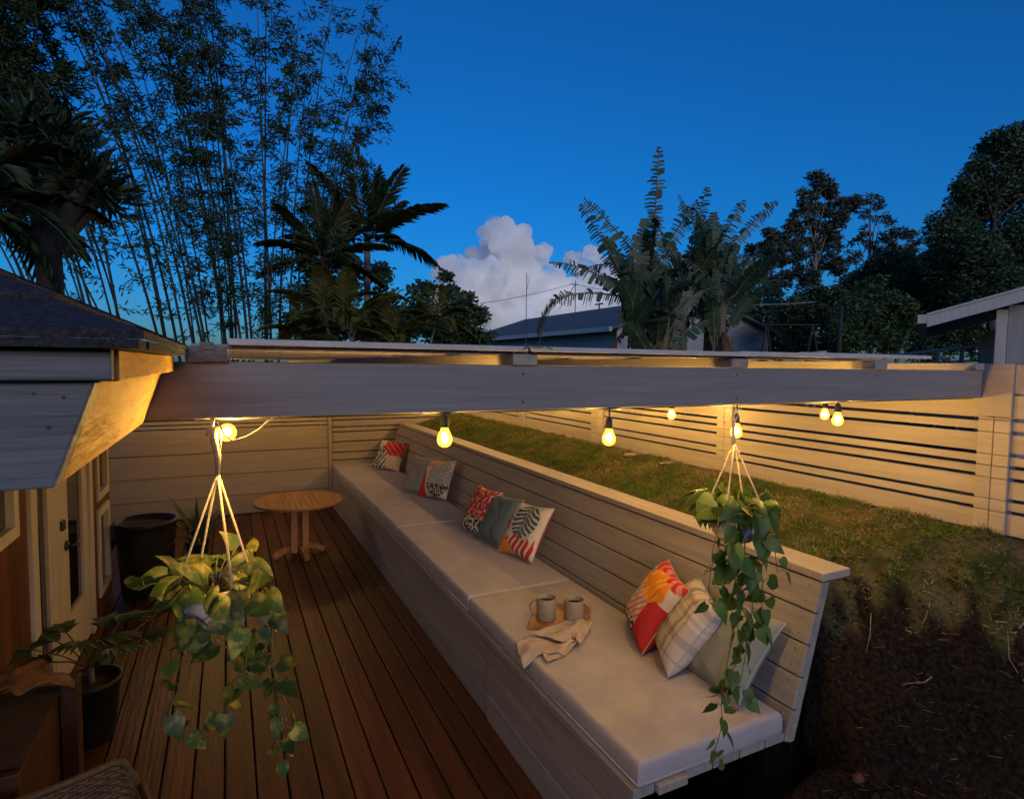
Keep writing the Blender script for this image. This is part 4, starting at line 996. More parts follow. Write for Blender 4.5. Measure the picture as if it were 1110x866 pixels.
def frond(c0, d0, ln, up_bend, nlf, leaf_len, leaf_w, rmb, vshape=.35, droop=.5, fan=.6, twist=0):
    """returns leaflets; adds rachis to rmb"""
    d = np.array(d0, float); d /= np.linalg.norm(d); p = np.array(c0, float); P = [p.copy()]; D = [d.copy()]
    n = 14
    for i in range(n):
        p = p + d * ln / n; d = d + np.array([0, 0, -up_bend / n]); d /= np.linalg.norm(d); P.append(p.copy()); D.append(d.copy())
    rmb.tube([Vector(q) for q in P], [.022 * ln / 3 * (1 - .8 * i / n) + .004 for i in range(n + 1)], 5, 0)
    C = []; DD = []; U = []; LL = []
    for k in range(nlf):
        t = .16 + .84 * (k + .5) / nlf; i = min(n - 1, int(t * n)); q = P[i] + (P[i + 1] - P[i]) * (t * n - i); dd_ = D[i]
        s_ = np.cross(dd_, [0, 0, 1]); s_ /= max(1e-6, np.linalg.norm(s_)); u_ = np.cross(s_, dd_)
        for sg in (-1, 1):
            v = s_ * sg + dd_ * (fan + .8 * t) + u_ * vshape + RNG.normal(0, .07, 3)
            C.append(q); DD.append(v); U.append(u_); LL.append(leaf_len * (math.sin(PI * (.12 + .83 * t)) ** .6) * RNG.uniform(.85, 1.1))
    return leaves(np.array(C), np.array(DD), np.array(U), np.array(LL), leaf_w, droop)

def palm(base, h, nfr, ln, leafm, label, group, seed, leaf_len=.55, leaf_w=.05, lean=(0, 0), trunk_r=.12, nlf=34, stems=1, el=(.1, 1.4), droop=.45, bend=1.3, azr=None, name='palm_tree', vshape=.35):
    rr = random.Random(seed); o = thing(name, base, label, 'palm', group)
    LV = []; rb = MB()
    for s_ in range(stems):
        bo = Vector(base) + Vector((rr.uniform(-.5, .5), rr.uniform(-.4, .4), 0)) * (0 if stems == 1 else 1)
        hh = h * (1 if s_ == 0 else rr.uniform(.6, .95)); ld = Vector((lean[0] + rr.uniform(-.4, .4) * (stems > 1), lean[1], 0))
        top = bo + ld + Vector((0, 0, hh)); P = bez(bo, bo + Vector((0, 0, hh * .6)), top, 9)
        f_ = MB(); f_.tube([Vector(p) for p in P], [trunk_r * (1.15 - .35 * i / 8) for i in range(9)], 9); f_.build('trunk', M['paletrunk'], o, smooth=True)
        for k in range(nfr):
            a = k * 2.399 + rr.uniform(-.3, .3); e_ = el[0] + (el[1] - el[0]) * ((k + .5) / nfr)
            LV.append(frond(top, (math.cos(a) * math.cos(e_), math.sin(a) * math.cos(e_), math.sin(e_)), ln * rr.uniform(.8, 1.1), bend * rr.uniform(.7, 1.2), nlf, leaf_len, leaf_w, rb, droop=droop, vshape=vshape))
    rb.build('rachis', M['vine'], o, smooth=True)
    quads_obj('fronds', np.concatenate(LV), leafm, o, per=6); return o

def Wd(px, py, Y): return at_y(px, py, Y)
GZ = .6
# palms behind the far wall, centre left
q = Wd(398, 262, 12.5); palm((q.x, q.y, GZ), q.z - GZ, 14, 1.75, M['palmleaf'], 'dark feather palm with upright fronds against the blue sky left of the cloud', 'palms beyond the board wall', 5, leaf_len=.46, leaf_w=.022, trunk_r=.08, el=(.15, 1.5), bend=.7, vshape=.35, nlf=25)
q = Wd(352, 285, 12.0); palm((q.x, q.y, GZ), q.z - GZ, 13, 1.5, M['palmleaf'], 'shorter dark feather palm between the bamboo and the tallest palm', 'palms beyond the board wall', 6, leaf_len=.42, leaf_w=.021, trunk_r=.07, el=(0, 1.5), bend=.8, vshape=.35, nlf=24)
for px, py, Y, sd_, lab in ((400, 345, 11.0, 21, 'low yellow green areca palm under the tallest palm'), (345, 350, 11.2, 22, 'low yellow green areca palm at the foot of the open bamboo'), (440, 352, 11.6, 23, 'low yellow green areca palm beside the round bush')):
    q = Wd(px, py, Y); palm((q.x, q.y, GZ), q.z - GZ, 8, 1.15, M['areca'], lab, 'low areca palms beyond the board wall', sd_, leaf_len=.30, leaf_w=.015, trunk_r=.03, stems=2, nlf=24, el=(.2, 1.4), bend=1.6, name='areca_palm')
# the left palm and pandanus by the house
q = Wd(-6, 225, 7.2); palm((q.x - .2, q.y, GZ), q.z - GZ, 14, 1.25, M['palmleaf'], 'drooping date palm at the left edge behind the shingle roof', 'palms beside the house', 9, leaf_len=.34, leaf_w=.013, trunk_r=.11, el=(-.4, 1.2), bend=1.5, nlf=36)
pt = thing('screw_pine', (Wd(70, 300, 7.5).x, 7.5, GZ), 'thick forked screw pine with strap leaf tufts before the bamboo', 'tree')
f_ = MB(); bs = Wd(62, 330, 7.5); bs.z = GZ
fk = Wd(52, 268, 7.5); tips = [(Wd(60, 150, 7.5), .13), (Wd(92, 195, 7.4), .11), (Wd(108, 212, 7.6), .09), (Wd(24, 150, 7.6), .09)]
f_.tube([bs, (bs + fk) / 2, fk], [.14, .12, .115], 10)
for tp, r_ in tips: f_.tube([Vector(p) for p in bez(fk, fk.lerp(tp, .45) + Vector((0, 0, -.1)), tp, 8)], [.10 - (.10 - r_ * .65) * i / 7 for i in range(8)], 9)
f_.build('trunk', M['trunk'], pt, smooth=True)
LV = []
for tp, r_ in tips:
    n_ = 170; d = rdir(n_, -.75, 1); c = np.array(tp) + d * RNG.uniform(0, .30, n_)[:, None]
    LV.append(leaves(c, d + np.array([0, 0, .25]), rdir(n_), RNG.uniform(.12, .30, n_), .018, .45))
quads_obj('crown', np.concatenate(LV), M['palmleaf'], pt, per=6)

def tree(name, base, top_pts, leafm, label, cat, group, seed, clumps, per, lsz, trunk_r=.18, csize=.5, trunkm=None, flat=1.0, branches=True, aspect=.5, tight=False):
    """clumps: list of (centre, radius); leaves fill each clump; a limb runs to each"""
    rr = random.Random(seed); o = thing(name, base, label, cat, group); base = Vector(base)
    f_ = MB(); fork = base.lerp(Vector(top_pts), .45)
    f_.tube([Vector(p) for p in bez(base, base.lerp(Vector(top_pts), .5) + Vector((rr.uniform(-.3, .3), 0, 0)), top_pts, 9)], [trunk_r * (1 - .75 * i / 8) for i in range(9)], 8)
    f_.build('trunk', trunkm or M['trunk'], o, smooth=True)
    if branches:
        f_ = MB()
        for (c, r_) in clumps:
            c = Vector(c); t = min(.95, max(.2, (c.z - base.z) / max(.1, (Vector(top_pts).z - base.z)) - .25)); s_ = base.lerp(Vector(top_pts), t)
            f_.tube([Vector(p) for p in bez(s_, s_.lerp(c, .5) + Vector((0, 0, -.15)), c, 6)], [trunk_r * .32 * (1 - .8 * i / 5) for i in range(6)], 5)
        f_.build('limbs', trunkm or M['trunk'], o, smooth=True)
    CC = []
    for (c, r_) in clumps:
        n_ = int(per * 1.15 * (r_ / csize) ** 2); d = rdir(n_, -.9, 1); rad = r_ * np.cbrt(RNG.uniform(.12, 1, n_))[:, None]
        # sub clumps give light and dark holes
        ks = rdir(9) * r_ * .62; j = RNG.integers(0, 9, n_)
        CC.append(np.array(c) + (d * rad * (.55 if not tight else .36) + ks[j] * (1 if not tight else 1.25)) * np.array([1, 1, flat]))
    c = np.concatenate(CC)
    quads_obj('crown', leaves(c, rdir(len(c), -.8, .7), rdir(len(c)), RNG.uniform(.7, 1.35, len(c)) * lsz, lsz * aspect, .2), leafm, o, per=6)
    return o
def cl(lst, Y, jit=.4, seed=0):
    rr = random.Random(seed); out = []
    for px, py, rpx in lst:
        yy_ = Y + rr.uniform(-jit, jit); p = at_y(px, py, yy_); dep = (p - CAM).dot(FW); out.append(((p.x, p.y, p.z), rpx * 1.3 * dep / F))
    return out
def base_at(px, Y, z=GZ): p = at_y(px, 380, Y); return (p.x, p.y, z)
# bushes centre
tree('round_bush', base_at(490, 14), at_y(488, 320, 14), M['darkleaf'], 'dark leafy bush right of the palms in front of the cloud', 'bush', 'bushes beyond the board wall', 31,
     cl([(470, 345, 16), (490, 320, 11), (485, 300, 6), (500, 345, 15), (512, 340, 9), (520, 345, 8), (478, 365, 16), (505, 365, 14), (492, 335, 12), (465, 310, 5), (508, 325, 6), (524, 368, 9)], 14, .4, 1), 420, .13, .06, .35, aspect=.55)
tree('round_bush', base_at(330, 12.8), at_y(335, 330, 12.8), M['darkleaf'], 'dark bush filling the gap below the open bamboo and palms', 'bush', 'bushes beyond the board wall', 32,
     cl([(345, 320, 18), (370, 310, 18), (325, 350, 14), (360, 350, 18), (395, 355, 16), (420, 330, 16), (445, 345, 16), (430, 365, 16), (340, 290, 14), (455, 318, 10), (410, 300, 12)], 13.2, .5, 2), 420, .14, .06, .4, aspect=.5)
# eucalypts on the right
def euc(px, pyt, Y, pts, seed, label, n=640, lsz=.36, cs=1.2):
    tree('gum_tree', base_at(px, Y, .3), at_y(px - 2, pyt, Y), M['gumleaf'], label, 'tree', 'gum trees behind the neighbours', seed, cl(pts, Y, 1.2, seed), n, lsz, .26, cs, M['paletrunk'], .8, aspect=.4, tight=True)
euc(886, 215, 32, [(885, 200, 12), (872, 215, 9), (895, 212, 10), (912, 218, 13), (922, 222, 9), (880, 232, 11), (868, 238, 10), (900, 240, 12), (888, 252, 13), (860, 250, 9), (870, 268, 12), (905, 265, 10), (893, 285, 12), (855, 275, 12), (878, 300, 12), (912, 290, 9)], 41, 'tallest pale trunked gum tree with an airy rounded crown')
euc(945, 230, 34, [(944, 218, 7), (952, 222, 6), (936, 232, 6), (955, 238, 6), (965, 240, 5), (940, 250, 6), (930, 262, 7), (958, 256, 5), (948, 270, 8), (925, 280, 8)], 42, 'thin gum tree with small open leaf clumps right of the tallest one', 330)
euc(975, 262, 33, [(972, 252, 6), (985, 256, 6), (962, 264, 6), (992, 266, 6), (978, 274, 9), (960, 284, 10), (990, 290, 10), (945, 296, 12), (970, 300, 12)], 43, 'low spreading gum tree between the thin gum and the dark hedge tree')
euc(838, 260, 30, [(830, 258, 9), (845, 256, 9), (822, 272, 9), (838, 278, 12), (856, 290, 11), (820, 298, 12), (843, 305, 12), (828, 325, 12)], 44, 'shaded gum tree just right of the banana clump')
# dark trees far right and mid shrubs
tree('broadleaf_tree', base_at(1075, 14, .9), at_y(1080, 190, 14), M['darkleaf'], 'tall dense dark tree rising at the right edge behind the shed roof', 'tree', 'dense trees on the right', 51,
     cl([(1095, 175, 26), (1070, 200, 22), (1108, 150, 14), (1050, 225, 20), (1085, 225, 28), (1030, 250, 18), (1060, 265, 26), (1100, 265, 28), (1035, 285, 22), (1018, 262, 10), (1012, 300, 16), (1070, 305, 26), (1105, 310, 24), (1045, 200, 9), (1062, 178, 8), (1085, 150, 8), (1140, 180, 30), (1150, 250, 36)], 14, .9, 5), 520, .20, .22, .6, aspect=.45)
tree('broadleaf_tree', base_at(1010, 17, .9), at_y(1008, 300, 17), M['darkleaf'], 'dark tree filling the gap left of the tallest right hand tree', 'tree', 'dense trees on the right', 52,
     cl([(995, 290, 16), (1015, 290, 16), (985, 310, 16), (1005, 315, 20), (1025, 325, 20), (990, 340, 20), (1020, 350, 20), (1045, 345, 20), (985, 365, 18), (1010, 375, 18), (1050, 370, 16)], 17, .8, 6), 480, .2, .15, .6, aspect=.45)
tree('green_shrub', base_at(945, 15, .9), at_y(945, 320, 15), M['midleaf'], 'mid green leafy shrub left of the shed behind the railing', 'bush', 'shrubs behind the fence', 53,
     cl([(945, 320, 16), (930, 340, 16), (960, 340, 18), (915, 360, 14), (945, 360, 18), (970, 365, 16), (975, 340, 14), (925, 375, 12)], 15, .6, 7), 430, .17, .1, .5, aspect=.5)
tree('green_shrub', base_at(960, 19, .9), at_y(955, 285, 19), M['darkleaf'], 'taller dark shrub rising behind the mid green one', 'bush', 'shrubs behind the fence', 54,
     cl([(955, 285, 14), (945, 305, 18), (968, 305, 18), (925, 315, 16), (900, 330, 16), (880, 345, 18), (905, 355, 18), (980, 325, 16), (860, 355, 16), (850, 335, 14), (880, 320, 12), (870, 372, 14), (900, 376, 12)], 19, .8, 8), 460, .2, .1, .6, aspect=.5)

tree('broadleaf_tree', base_at(880, 27, .9), at_y(880, 320, 27), M['darkleaf'], 'low dark tree mass below the gum trees and left of the shrubs', 'tree', 'dense trees on the right', 55,
     cl([(805, 335, 16), (815, 360, 18), (830, 345, 16), (850, 365, 16), (845, 335, 14), (870, 325, 16), (890, 335, 16), (915, 325, 14), (935, 310, 14), (960, 305, 14), (985, 300, 14), (1000, 285, 12), (975, 285, 10), (840, 375, 14), (800, 312, 10)], 27, .8, 9), 430, .28, .2, 1.0, aspect=.42)
# ------------------------------------------------------------------ banana clump
bl_m = [M['banana']]
def banana_leaf(mb, c0, d0, ln, w_, bend, rr, torn=.8, face=None):
    d = Vector(d0).normalized(); p = Vector(c0); n = 24; P = [p.copy()]; D = [d.copy()]
    n = 36 if torn > .8 else 24
    up_ = face if face is not None else Vector((0, 0, 1))
    for i in range(n):
        p = p + d * ln / n; d = (d - Vector((0, 0, bend / n * (.4 + 1.2 * i / n)))).normalized(); P.append(p.copy()); D.append(d.copy())
    comb = torn > .8
    mb.tube(P, [.030 * (1 - .85 * i / n) + .003 for i in range(n + 1)], 5, 1)
    for sg in (-1, 1):
        i = 4; drp = rr.uniform(.05, .4)
        while i < n:
            t = (i - 3) / (n - 3); k = 1 if rr.random() < torn else rr.choice((2, 3, 3, 4))
            k = min(k, n - i); hw = w_ / 2 * (math.sin(PI * min(1, .12 + t * .87)) ** .5) * (rr.uniform(.8, 1.06) if not comb else rr.uniform(.55, 1.15))
            if rr.random() < torn: drp = min(1.0, max(.0, drp + rr.uniform(-.3, .32)))
            def sidev(j):
                s_ = D[j].cross(up_)
                if s_.length < 1e-3: s_ = RT.copy()
                s_.normalize(); u_ = s_.cross(D[j])
                return (s_ * sg * math.cos(drp) + D[j] * .30 - u_ * math.sin(drp) * .6 - Vector((0, 0, 1)) * math.sin(drp) * .5).normalized()
            gp = .07 if not comb else .42
            a0 = P[i].lerp(P[i + k], gp * rr.random()); a1 = P[i + k].lerp(P[i], gp * rr.random())
            s0, s1 = sidev(i), sidev(min(n, i + k))
            m0, m1 = a0 + s0 * hw * .5, a1 + s1 * hw * .5
            e0 = a0 + s0 * hw + Vector((0, 0, -hw * .12)) + (a1 - a0) * rr.uniform(.05, .25); e1 = a1 + s1 * hw * rr.uniform(.9, 1) + Vector((0, 0, -hw * .12)) - (a1 - a0) * rr.uniform(0, .2)
            mb.add([a0, a1, m1, m0, e1, e0], [(0, 1, 2, 3), (3, 2, 4, 5)], 0)
            i += k
def banana_plant(px, pyt, Y, fronds, label, seed, hang_dead=3):
    rr = random.Random(seed); top = at_y(px, pyt, Y); base = Vector((top.x + rr.uniform(-.2, .2), Y, .6))
    o = thing('banana_plant', base, label, 'banana plant', 'banana plants in one clump beyond the fence')
    f_ = MB(); f_.tube([Vector(p) for p in bez(base, base.lerp(top, .5), top, 8)], [.16 - .008 * i for i in range(8)], 9); f_.build('stem', M['bananastem'], o, smooth=True)
    for (a, e_, ln, bd) in fronds:
        f_ = MB(); d = RT * math.cos(R(e_)) * math.cos(R(a)) + Vector((0, 0, 1)) * math.sin(R(e_)) + FW * math.cos(R(e_)) * math.sin(R(a))
        banana_leaf(f_, top, d, ln * 1.22, .60, bd * .8, rr, .86, Vector((rr.uniform(-.5, .5), rr.uniform(-.5, .5), .5)) - FW * rr.uniform(.5, 1.2)); f_.build('leaf', [M['banana'], M['bananastem']], o, smooth=False)
    for k in range(12):
        f_ = MB(); a = rr.uniform(0, 360); e_ = R(rr.uniform(48, 88)); d = RT * math.cos(e_) * math.cos(R(a)) + Vector((0, 0, math.sin(e_))) + FW * math.cos(e_) * math.sin(R(a))
        banana_leaf(f_, top - Vector((rr.uniform(-.3, .3), 0, rr.uniform(.1, 1.5))), d, rr.uniform(1.4, 2.3), rr.uniform(.4, .65), rr.uniform(.5, 1.6), rr, .65, Vector((rr.uniform(-.7, .7), rr.uniform(-.4, .4), .3)) - FW); f_.build('leaf', [M['banana'], M['bananastem']], o)
    for k in range(5):
        f_ = MB(); a = rr.choice((0, 180)) + rr.uniform(-40, 40); e_ = R(rr.uniform(55, 80)); d = RT * math.cos(e_) * math.cos(R(a)) + Vector((0, 0, math.sin(e_))) - FW * .2
        b0_ = top - Vector((0, 0, rr.uniform(.9, 2.0))); f_.tube([b0_, b0_ + d * rr.uniform(.5, 1.0), b0_ + d * rr.uniform(1.1, 1.5) + Vector((0, 0, -.1))], [.045, .03, .02], 6); f_.build('petiole', M['bananastem'], o, smooth=True)
    for k in range(hang_dead):
        f_ = MB(); a = rr.uniform(0, 360); d = RT * math.cos(R(a)) * .5 + FW * math.sin(R(a)) * .5 + Vector((0, 0, -.3))
        banana_leaf(f_, top - Vector((0, 0, rr.uniform(.2, 1.0))), d, rr.uniform(1.0, 1.6), .4, 1.4, rr); f_.build('dead_leaf', [M['dryleaf'], M['bananastem']], o)
    return o
YB = 13.0
banana_plant(706, 300, YB, [(0, 88, 2.9, .1), (170, 55, 2.4, .5), (20, 62, 2.2, .6), (260, 50, 1.8, 1.2), (150, 30, 2.0, 1.4), (60, 20, 1.6, 1.6)], 'tallest banana plant with one torn leaf pointing straight up', 61)
banana_plant(688, 325, YB - .3, [(178, 62, 2.4, .35), (175, 38, 2.1, .9), (180, 14, 1.9, .9), (250, 40, 1.5, 1.6), (10, 60, 1.5, 1.0)], 'leftmost banana plant reaching torn leaves toward the cloud', 62)
banana_plant(742, 300, YB + .3, [(10, 78, 2.2, .35), (40, 40, 2.2, .6), (160, 66, 1.8, .6), (270, 45, 1.7, 1.3), (0, 20, 1.5, 1.5), (190, 30, 1.3, 1.5)], 'middle banana plant with drooping leaves over its brown stems', 63)
banana_plant(770, 290, YB, [(5, 48, 2.3, .25), (15, 66, 1.9, .5), (150, 70, 2.0, .5), (265, 40, 1.8, 1.5), (330, 20, 1.6, 1.5), (60, 10, 1.4, 1.5)], 'right banana plant with a torn leaf slanting up to the right', 64)
banana_plant(783, 330, YB - .6, [(0, 55, 1.7, .9), (320, 35, 1.6, 1.4), (180, 60, 1.4, .9), (250, 20, 1.3, 1.7)], 'short banana plant at the right foot of the clump', 65)
banana_plant(722, 345, YB - .8, [(170, 50, 1.5, 1.1), (10, 45, 1.5, 1.1), (270, 50, 1.2, 1.6), (60, 70, 1.3, .8)], 'short banana plant at the front of the clump', 66)
# single arching palm frond near the house roof
q = at_y(584, 378, 16); pf = thing('young_palm', (q.x, q.y, .8), 'young palm with a single frond arching right before the grey roof', 'palm')
f_ = MB(); f_.tube([(q.x, q.y, .8), tuple(q)], .06, 7); f_.build('trunk', M['trunk'], pf, smooth=True)
rb = MB(); lv_ = [frond(q, RT * .12 + Vector((0, 0, 1)), 1.9, 2.4, 40, .42, .03, rb, vshape=.9, droop=.1)]
rb.build('rachis', M['vine'], pf, smooth=True); quads_obj('fronds', np.concatenate(lv_), M['areca'], pf, per=6)

# ------------------------------------------------------------------ neighbouring buildings
nh = thing('neighbour_house', (21, 31, .5), 'pale sided house with a long grey shingle roof and white gutter', 'house')
f_ = MB(); ze = 3.85; hh = 1.85; xm = 21.3
f_.box(16.4, 26.3, 22.4, 41, .3, ze + .22)
f_.prism_y([(16.4, ze + .22), (26.3, ze + .22), (xm, ze + 1.9)], 22.4, 41)
for k in range(30): z_ = .6 + k * .16; x0_, x1_ = (16.38, 26.32) if z_ < ze + .05 else (16.4 + (z_ - ze + .1) * 2.85, 26.3 - (z_ - ze + .1) * 2.85); f_.box(x0_, x1_, 22.37, 22.398, z_, z_ + .145)
f_.build('wall', M['siding'], nh)
f_ = MB()
f_.prism_y([(15.7, ze), (xm, ze + hh), (xm, ze + hh + .12), (15.7, ze + .12)], 21.9, 41.4); f_.prism_y([(26.9, ze), (26.9, ze + .12), (xm + .003, ze + hh + .12), (xm + .003, ze + hh)], 21.9, 41.4)
nr = f_.build('roof', M['farroof'], nh)
f_ = MB(); f_.box(15.55, 15.695, 21.9, 41.4, ze - .08, ze + .14); f_.build('gutter', M['white'], nr)
f_ = MB(); f_.box(16.25, 16.385, 22.25, 22.36, .5, ze); f_.build('downpipe', M['white'], nh)
f_ = MB(); f_.tube([(21.2, 31, ze + hh), (21.2, 31, ze + hh + .45)], .05, 6); f_.tube([(20.9, 31, ze + hh + .35), (21.5, 31, ze + hh + .45)], .05, 6); f_.build('roof_vent', M['metal'], nr)

e0 = CAM + ray(1005, 349) * 8.0; va = math.atan2(ray(1003, 348).x, ray(1003, 348).y)      # eave runs straight away from the lookout
sh = thing('shed', (e0.x, e0.y, .5), 'pale grooved siding shed with a white edged sloping roof at the right', 'shed')
sh.rotation_euler = (0, 0, -va); ex_ = e0.z - .5; SL = .30
f_ = MB(); x_ = .88
while x_ < 6: f_.box(x_ + .004, x_ + .296, .35, .38, 0, ex_ - .05 + x_ * SL); x_ += .3
f_.box(.88, 6.2, .385, 5, 0, ex_); f_.build('wall', M['shed'], sh, bevel=.004, world=False)
f_ = MB(); f_.box(.76, .878, .33, .45, 0, ex_ + .16); f_.build('corner_board', M['white'], sh, world=False)
f_ = MB(); f_.prism_y([(0, ex_ + .02), (6.2, ex_ + .02 + 6.2 * SL), (6.2, ex_ + .10 + 6.2 * SL), (0, ex_ + .10)], .03, 5.4); so = f_.build('roof', M['farroof'], sh, world=False)
f_ = MB(); f_.prism_y([(0, ex_ - .07), (6.2, ex_ - .07 + 6.2 * SL), (6.2, ex_ + .08 + 6.2 * SL), (0, ex_ + .08)], 0, .028); f_.build('rake_board', M['white'], so, world=False)
f_ = MB(); f_.prism_y([(-.01, ex_ + .083), (6.2, ex_ + .083 + 6.2 * SL), (6.2, ex_ + .115 + 6.2 * SL), (-.01, ex_ + .115)], -.02, .026); f_.box(-.11, -.003, -.03, 5.4, ex_ - .02, ex_ + .10); f_.build('gutter', M['white'], so, world=False)

rl = thing('deck_railing', (at_y(1020, 390, 7).x, 7, 1), 'pale wooden handrail with thin posts running to the shed corner', 'railing')
a, c = at_y(972, 385, 9), at_y(1066, 374, 6.2)
f_ = MB(); f_.bar(a, c, .09, .06); f_.bar(a - Vector((0, 0, .22)), c - Vector((0, 0, .30)), .06, .04); f_.build('rail', M['purlin'], rl)
for t in (.25, .55, .8, .98):
    p = a.lerp(c, t); f_ = MB(); f_.box(p.x - .03, p.x + .03, p.y - .03, p.y + .03, .9, p.z - .031); f_.build('baluster', M['purlin'], rl)

sw_ = thing('swing_frame', (at_y(855, 390, 13).x, 13, 1), 'weathered timber swing set frame with two A legs behind the pergola', 'swing set')
for px in (831, 881):
    for dx_ in (-7, 6):
        f_ = MB(); t_ = at_y(px, 351, 13); b_ = at_y(px + dx_, 392, 13); d_ = (b_ - t_).normalized(); b_ = t_ + d_ * ((t_.z - .9) / -d_.z); f_.bar(t_, b_, .05, .05); f_.build('leg', M['trunk'], sw_)
f_ = MB(); f_.bar(at_y(825, 352, 12.95), at_y(890, 352, 12.95), .035, .035); f_.build('crossbar', M['trunk'], sw_)
po = thing('timber_post', (at_y(912, 390, 14).x, 14, .9), 'weathered grey timber post standing before the shrubs', 'post')
t_ = at_y(912, 332, 14); f_ = MB(); f_.tube([(t_.x, 14, .9), (t_.x - .02, 14, (t_.z + .9) / 2), tuple(t_)], [.10, .085, .06], 8); f_.build('post', M['trunk'], po, smooth=True)
# white recliner slat leaning by the swing
t_ = at_y(880, 383, 12); f_ = MB(); f_.bar(at_y(866, 386, 12), at_y(892, 381, 12), .25, .04); f_.bar(at_y(870, 386, 12), (t_.x - .1, 12, .9), .05, .05); f_.bar(at_y(888, 382, 12), (t_.x + .2, 12, .9), .05, .05)
tag(f_.build('slide_board', M['white']), 'small white board on legs below the swing set', 'board')

# antenna, utility pole, wires
def pole(px, pt, Y, r_, label, arms=0):
    t_ = at_y(px, pt, Y); o = thing('utility_pole' if arms else 'antenna_mast', (t_.x, Y, .5), label, 'pole' if arms else 'antenna')
    f_ = MB(); f_.tube([(t_.x, Y, .5), tuple(t_)], [r_, r_ * .6], 7); f_.build('mast', M['metal'], o, smooth=True); return o, t_
a1, t1 = pole(571, 296, 14, .014, 'thin whip antenna rising above the pergola before the cloud')
f_ = MB(); f_.tube([t1 - Vector((.0, 0, .5)), t1 - Vector((-.08, 0, .1))], .006, 5); f_.build('aerial_element', M['metal'], a1)
a2, t2 = pole(624, 304, 44, .055, 'thin utility pole above the grey roof carrying wires', 1)
f_ = MB(); f_.bar(t2 + Vector((-.5, 0, -.35)), t2 + Vector((.3, 0, -.35)), .05, .07); f_.build('cross_arm', M['trunk'], a2)
f_ = MB(); f_.tube([t2 - Vector((0, 0, .3)), t2 - Vector((1.6, 0, 2.6))], .03, 5); f_.build('guy_wire', M['metal'], a2)
f_ = MB(); f_.tube(catenary(t2 - Vector((.4, 0, .35)), at_y(440, 338, 30), .3, 12), .018, 5); tag(f_.build('overhead_wire', M['metal'], smooth=True), 'overhead wire sagging from the utility pole left across the cloud', 'wire')
f_ = MB(); f_.tube(catenary(t2 - Vector((.0, 0, .35)), at_y(700, 318, 50), .2, 10), .02, 5); tag(f_.build('overhead_wire', M['metal'], smooth=True), 'overhead wire running right from the utility pole into the banana leaves', 'wire')
f_ = MB(); f_.tube(catenary(at_y(795, 330, 16), at_y(885, 327, 15), .05, 8), .008, 5); tag(f_.build('overhead_wire', M['white'], smooth=True), 'pale wire crossing the shaded trees right of the banana clump', 'wire')

# ------------------------------------------------------------------ cloud
def cloud():
    Yc = 700; rr = random.Random(12); b_ = MB()
    blobs = [(545, 258, 20), (528, 256, 12), (560, 270, 20), (540, 275, 22), (575, 290, 22), (555, 300, 30), (525, 305, 26), (500, 300, 20), (485, 292, 15), (475, 300, 10), (510, 325, 28), (540, 335, 34), (580, 325, 30), (610, 320, 24), (600, 345, 30), (560, 360, 34), (635, 310, 20), (630, 285, 12), (618, 280, 8), (650, 300, 16), (640, 335, 28), (665, 325, 22), (660, 350, 26), (690, 345, 24), (500, 350, 26), (478, 330, 18), (630, 365, 28), (512, 275, 9), (600, 300, 14), (680, 310, 14), (700, 330, 20), (640, 275, 10), (655, 290, 14), (675, 300, 14), (715, 345, 22), (590, 272, 9), (566, 252, 10), (536, 244, 10), (549, 243, 9)]
    return blobs, Yc
blobs, Yc = cloud()
cb = MB()
import bmesh
ico = bmesh.new(); bmesh.ops.create_icosphere(ico, subdivisions=4, radius=1); IV = [v.co.copy() for v in ico.verts]; ico.verts.index_update(); IF = [tuple(v.index for v in f.verts) for f in ico.faces]; ico.free()
rr = random.Random(4)
for px, py, rp in blobs:
    c = at_y(px, py, Yc + rr.uniform(-40, 40)); dep = (c - CAM).dot(FW); r_ = rp * dep / F; sd_ = rr.random() * 90
    vs = []
    for v in IV:
        k = 1 + .30 * mn.noise(v * 1.6 + Vector((sd_, 0, 0))) + .22 * mn.noise(v * 3.6 + Vector((sd_, 3, 0))) + .16 * mn.noise(v * 8 + Vector((sd_, 7, 0)))
        vs.append(c + v * r_ * k)
    cb.add(vs, IF)
cm, nt, b = new_mat('cloud_vapour'); N = nt.nodes; L = nt.links
N.remove(b); pv = N.new('ShaderNodeVolumePrincipled'); pv.inputs['Color'].default_value = (.9995, .9995, .9998, 1); pv.inputs['Density'].default_value = .16; pv.inputs['Anisotropy'].default_value = 0
tc = N.new('ShaderNodeTexCoord'); nz = N.new('ShaderNodeTexNoise'); nz.inputs['Scale'].default_value = .035; nz.inputs['Detail'].default_value = 5; nz.inputs['Roughness'].default_value = .6
L.new(tc.outputs['Object'], nz.inputs['Vector']); mr = N.new('ShaderNodeMapRange'); mr.inputs['From Min'].default_value = .40; mr.inputs['From Max'].default_value = .62; mr.inputs['To Min'].default_value = 0.004; mr.inputs['To Max'].default_value = .30
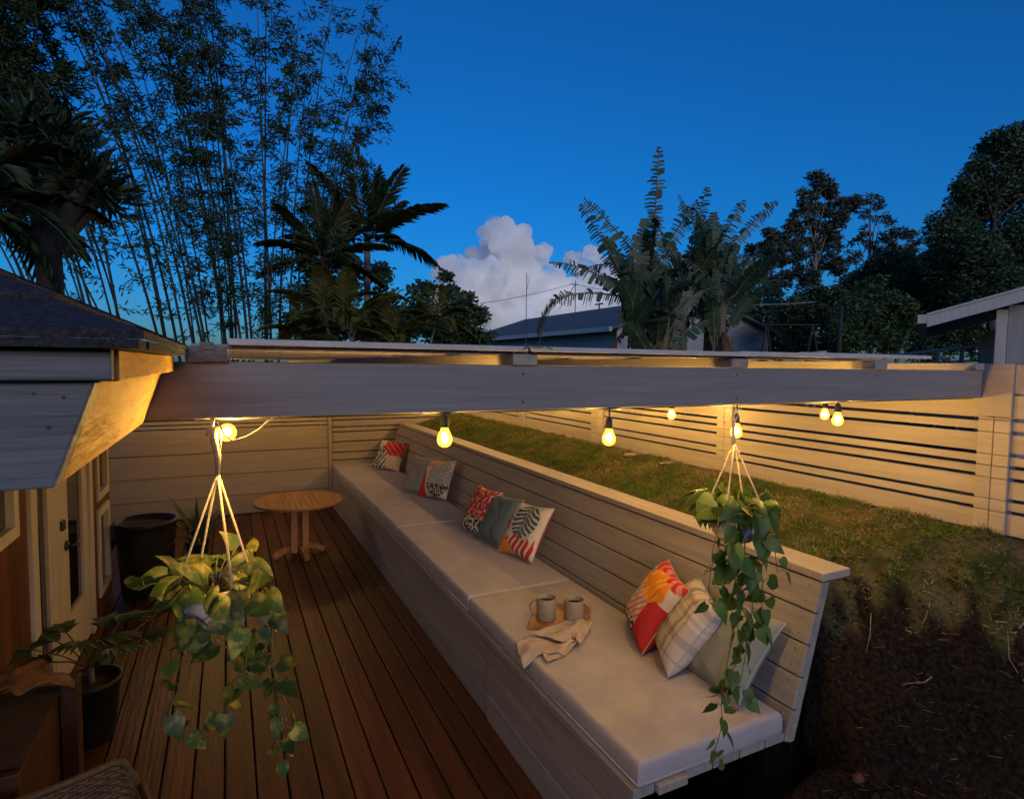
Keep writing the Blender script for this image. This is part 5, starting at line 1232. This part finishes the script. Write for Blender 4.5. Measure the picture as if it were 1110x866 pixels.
L.new(nz.outputs['Fac'], mr.inputs['Value']); L.new(mr.outputs[0], pv.inputs['Density'])
L.new(pv.outputs[0], N['Material Output'].inputs['Volume'])
co = cb.build('cloud', cm, smooth=True)
rm = co.modifiers.new('join', 'REMESH'); rm.mode = 'VOXEL'; rm.voxel_size = 2.2
tag(co, 'billowing white cumulus cloud low over the grey roof', 'cloud', kind='structure')

# ------------------------------------------------------------------ sky and light
wd = bpy.data.worlds.new('World'); sc.world = wd; wd.use_nodes = True; nt = wd.node_tree; bg = nt.nodes['Background']
sky = nt.nodes.new('ShaderNodeTexSky'); sky.sky_type = 'NISHITA'; sky.sun_disc = False
SUN_EL, SUN_AZ = R(6), R(190)     # last low glow behind the lookout
sky.sun_elevation = SUN_EL; sky.sun_rotation = SUN_AZ; sky.air_density = 1.0; sky.dust_density = .9; sky.ozone_density = 7.2
hs = nt.nodes.new('ShaderNodeHueSaturation'); hs.inputs['Saturation'].default_value = 1.015; nt.links.new(sky.outputs[0], hs.inputs['Color']); nt.links.new(hs.outputs[0], bg.inputs[0]); bg.inputs[1].default_value = .15
sd = bpy.data.lights.new('sun', 'SUN'); sd.energy = 1.35; sd.angle = R(40); sd.color = (1, .86, .80)
so_ = bpy.data.objects.new('sun', sd); COL.objects.link(so_)
dirv = Vector((math.sin(SUN_AZ) * math.cos(SUN_EL), math.cos(SUN_AZ) * math.cos(SUN_EL), math.sin(SUN_EL)))
so_.rotation_euler = dirv.to_track_quat('Z', 'Y').to_euler()
vs = sc.view_settings; vs.view_transform = 'Standard'; vs.look = 'None'; vs.gamma = 1; vs.exposure = .4; vs.use_curve_mapping = False
sc.cycles.use_denoising = True; sc.cycles.max_bounces = 40; sc.cycles.diffuse_bounces = 5; sc.cycles.glossy_bounces = 4; sc.cycles.transmission_bounces = 6; sc.cycles.volume_bounces = 40; sc.cycles.volume_max_steps = 64; sc.cycles.transparent_max_bounces = 16; sc.cycles.caustics_reflective = False; sc.cycles.caustics_refractive = False
sc.cycles.sample_clamp_indirect = 4
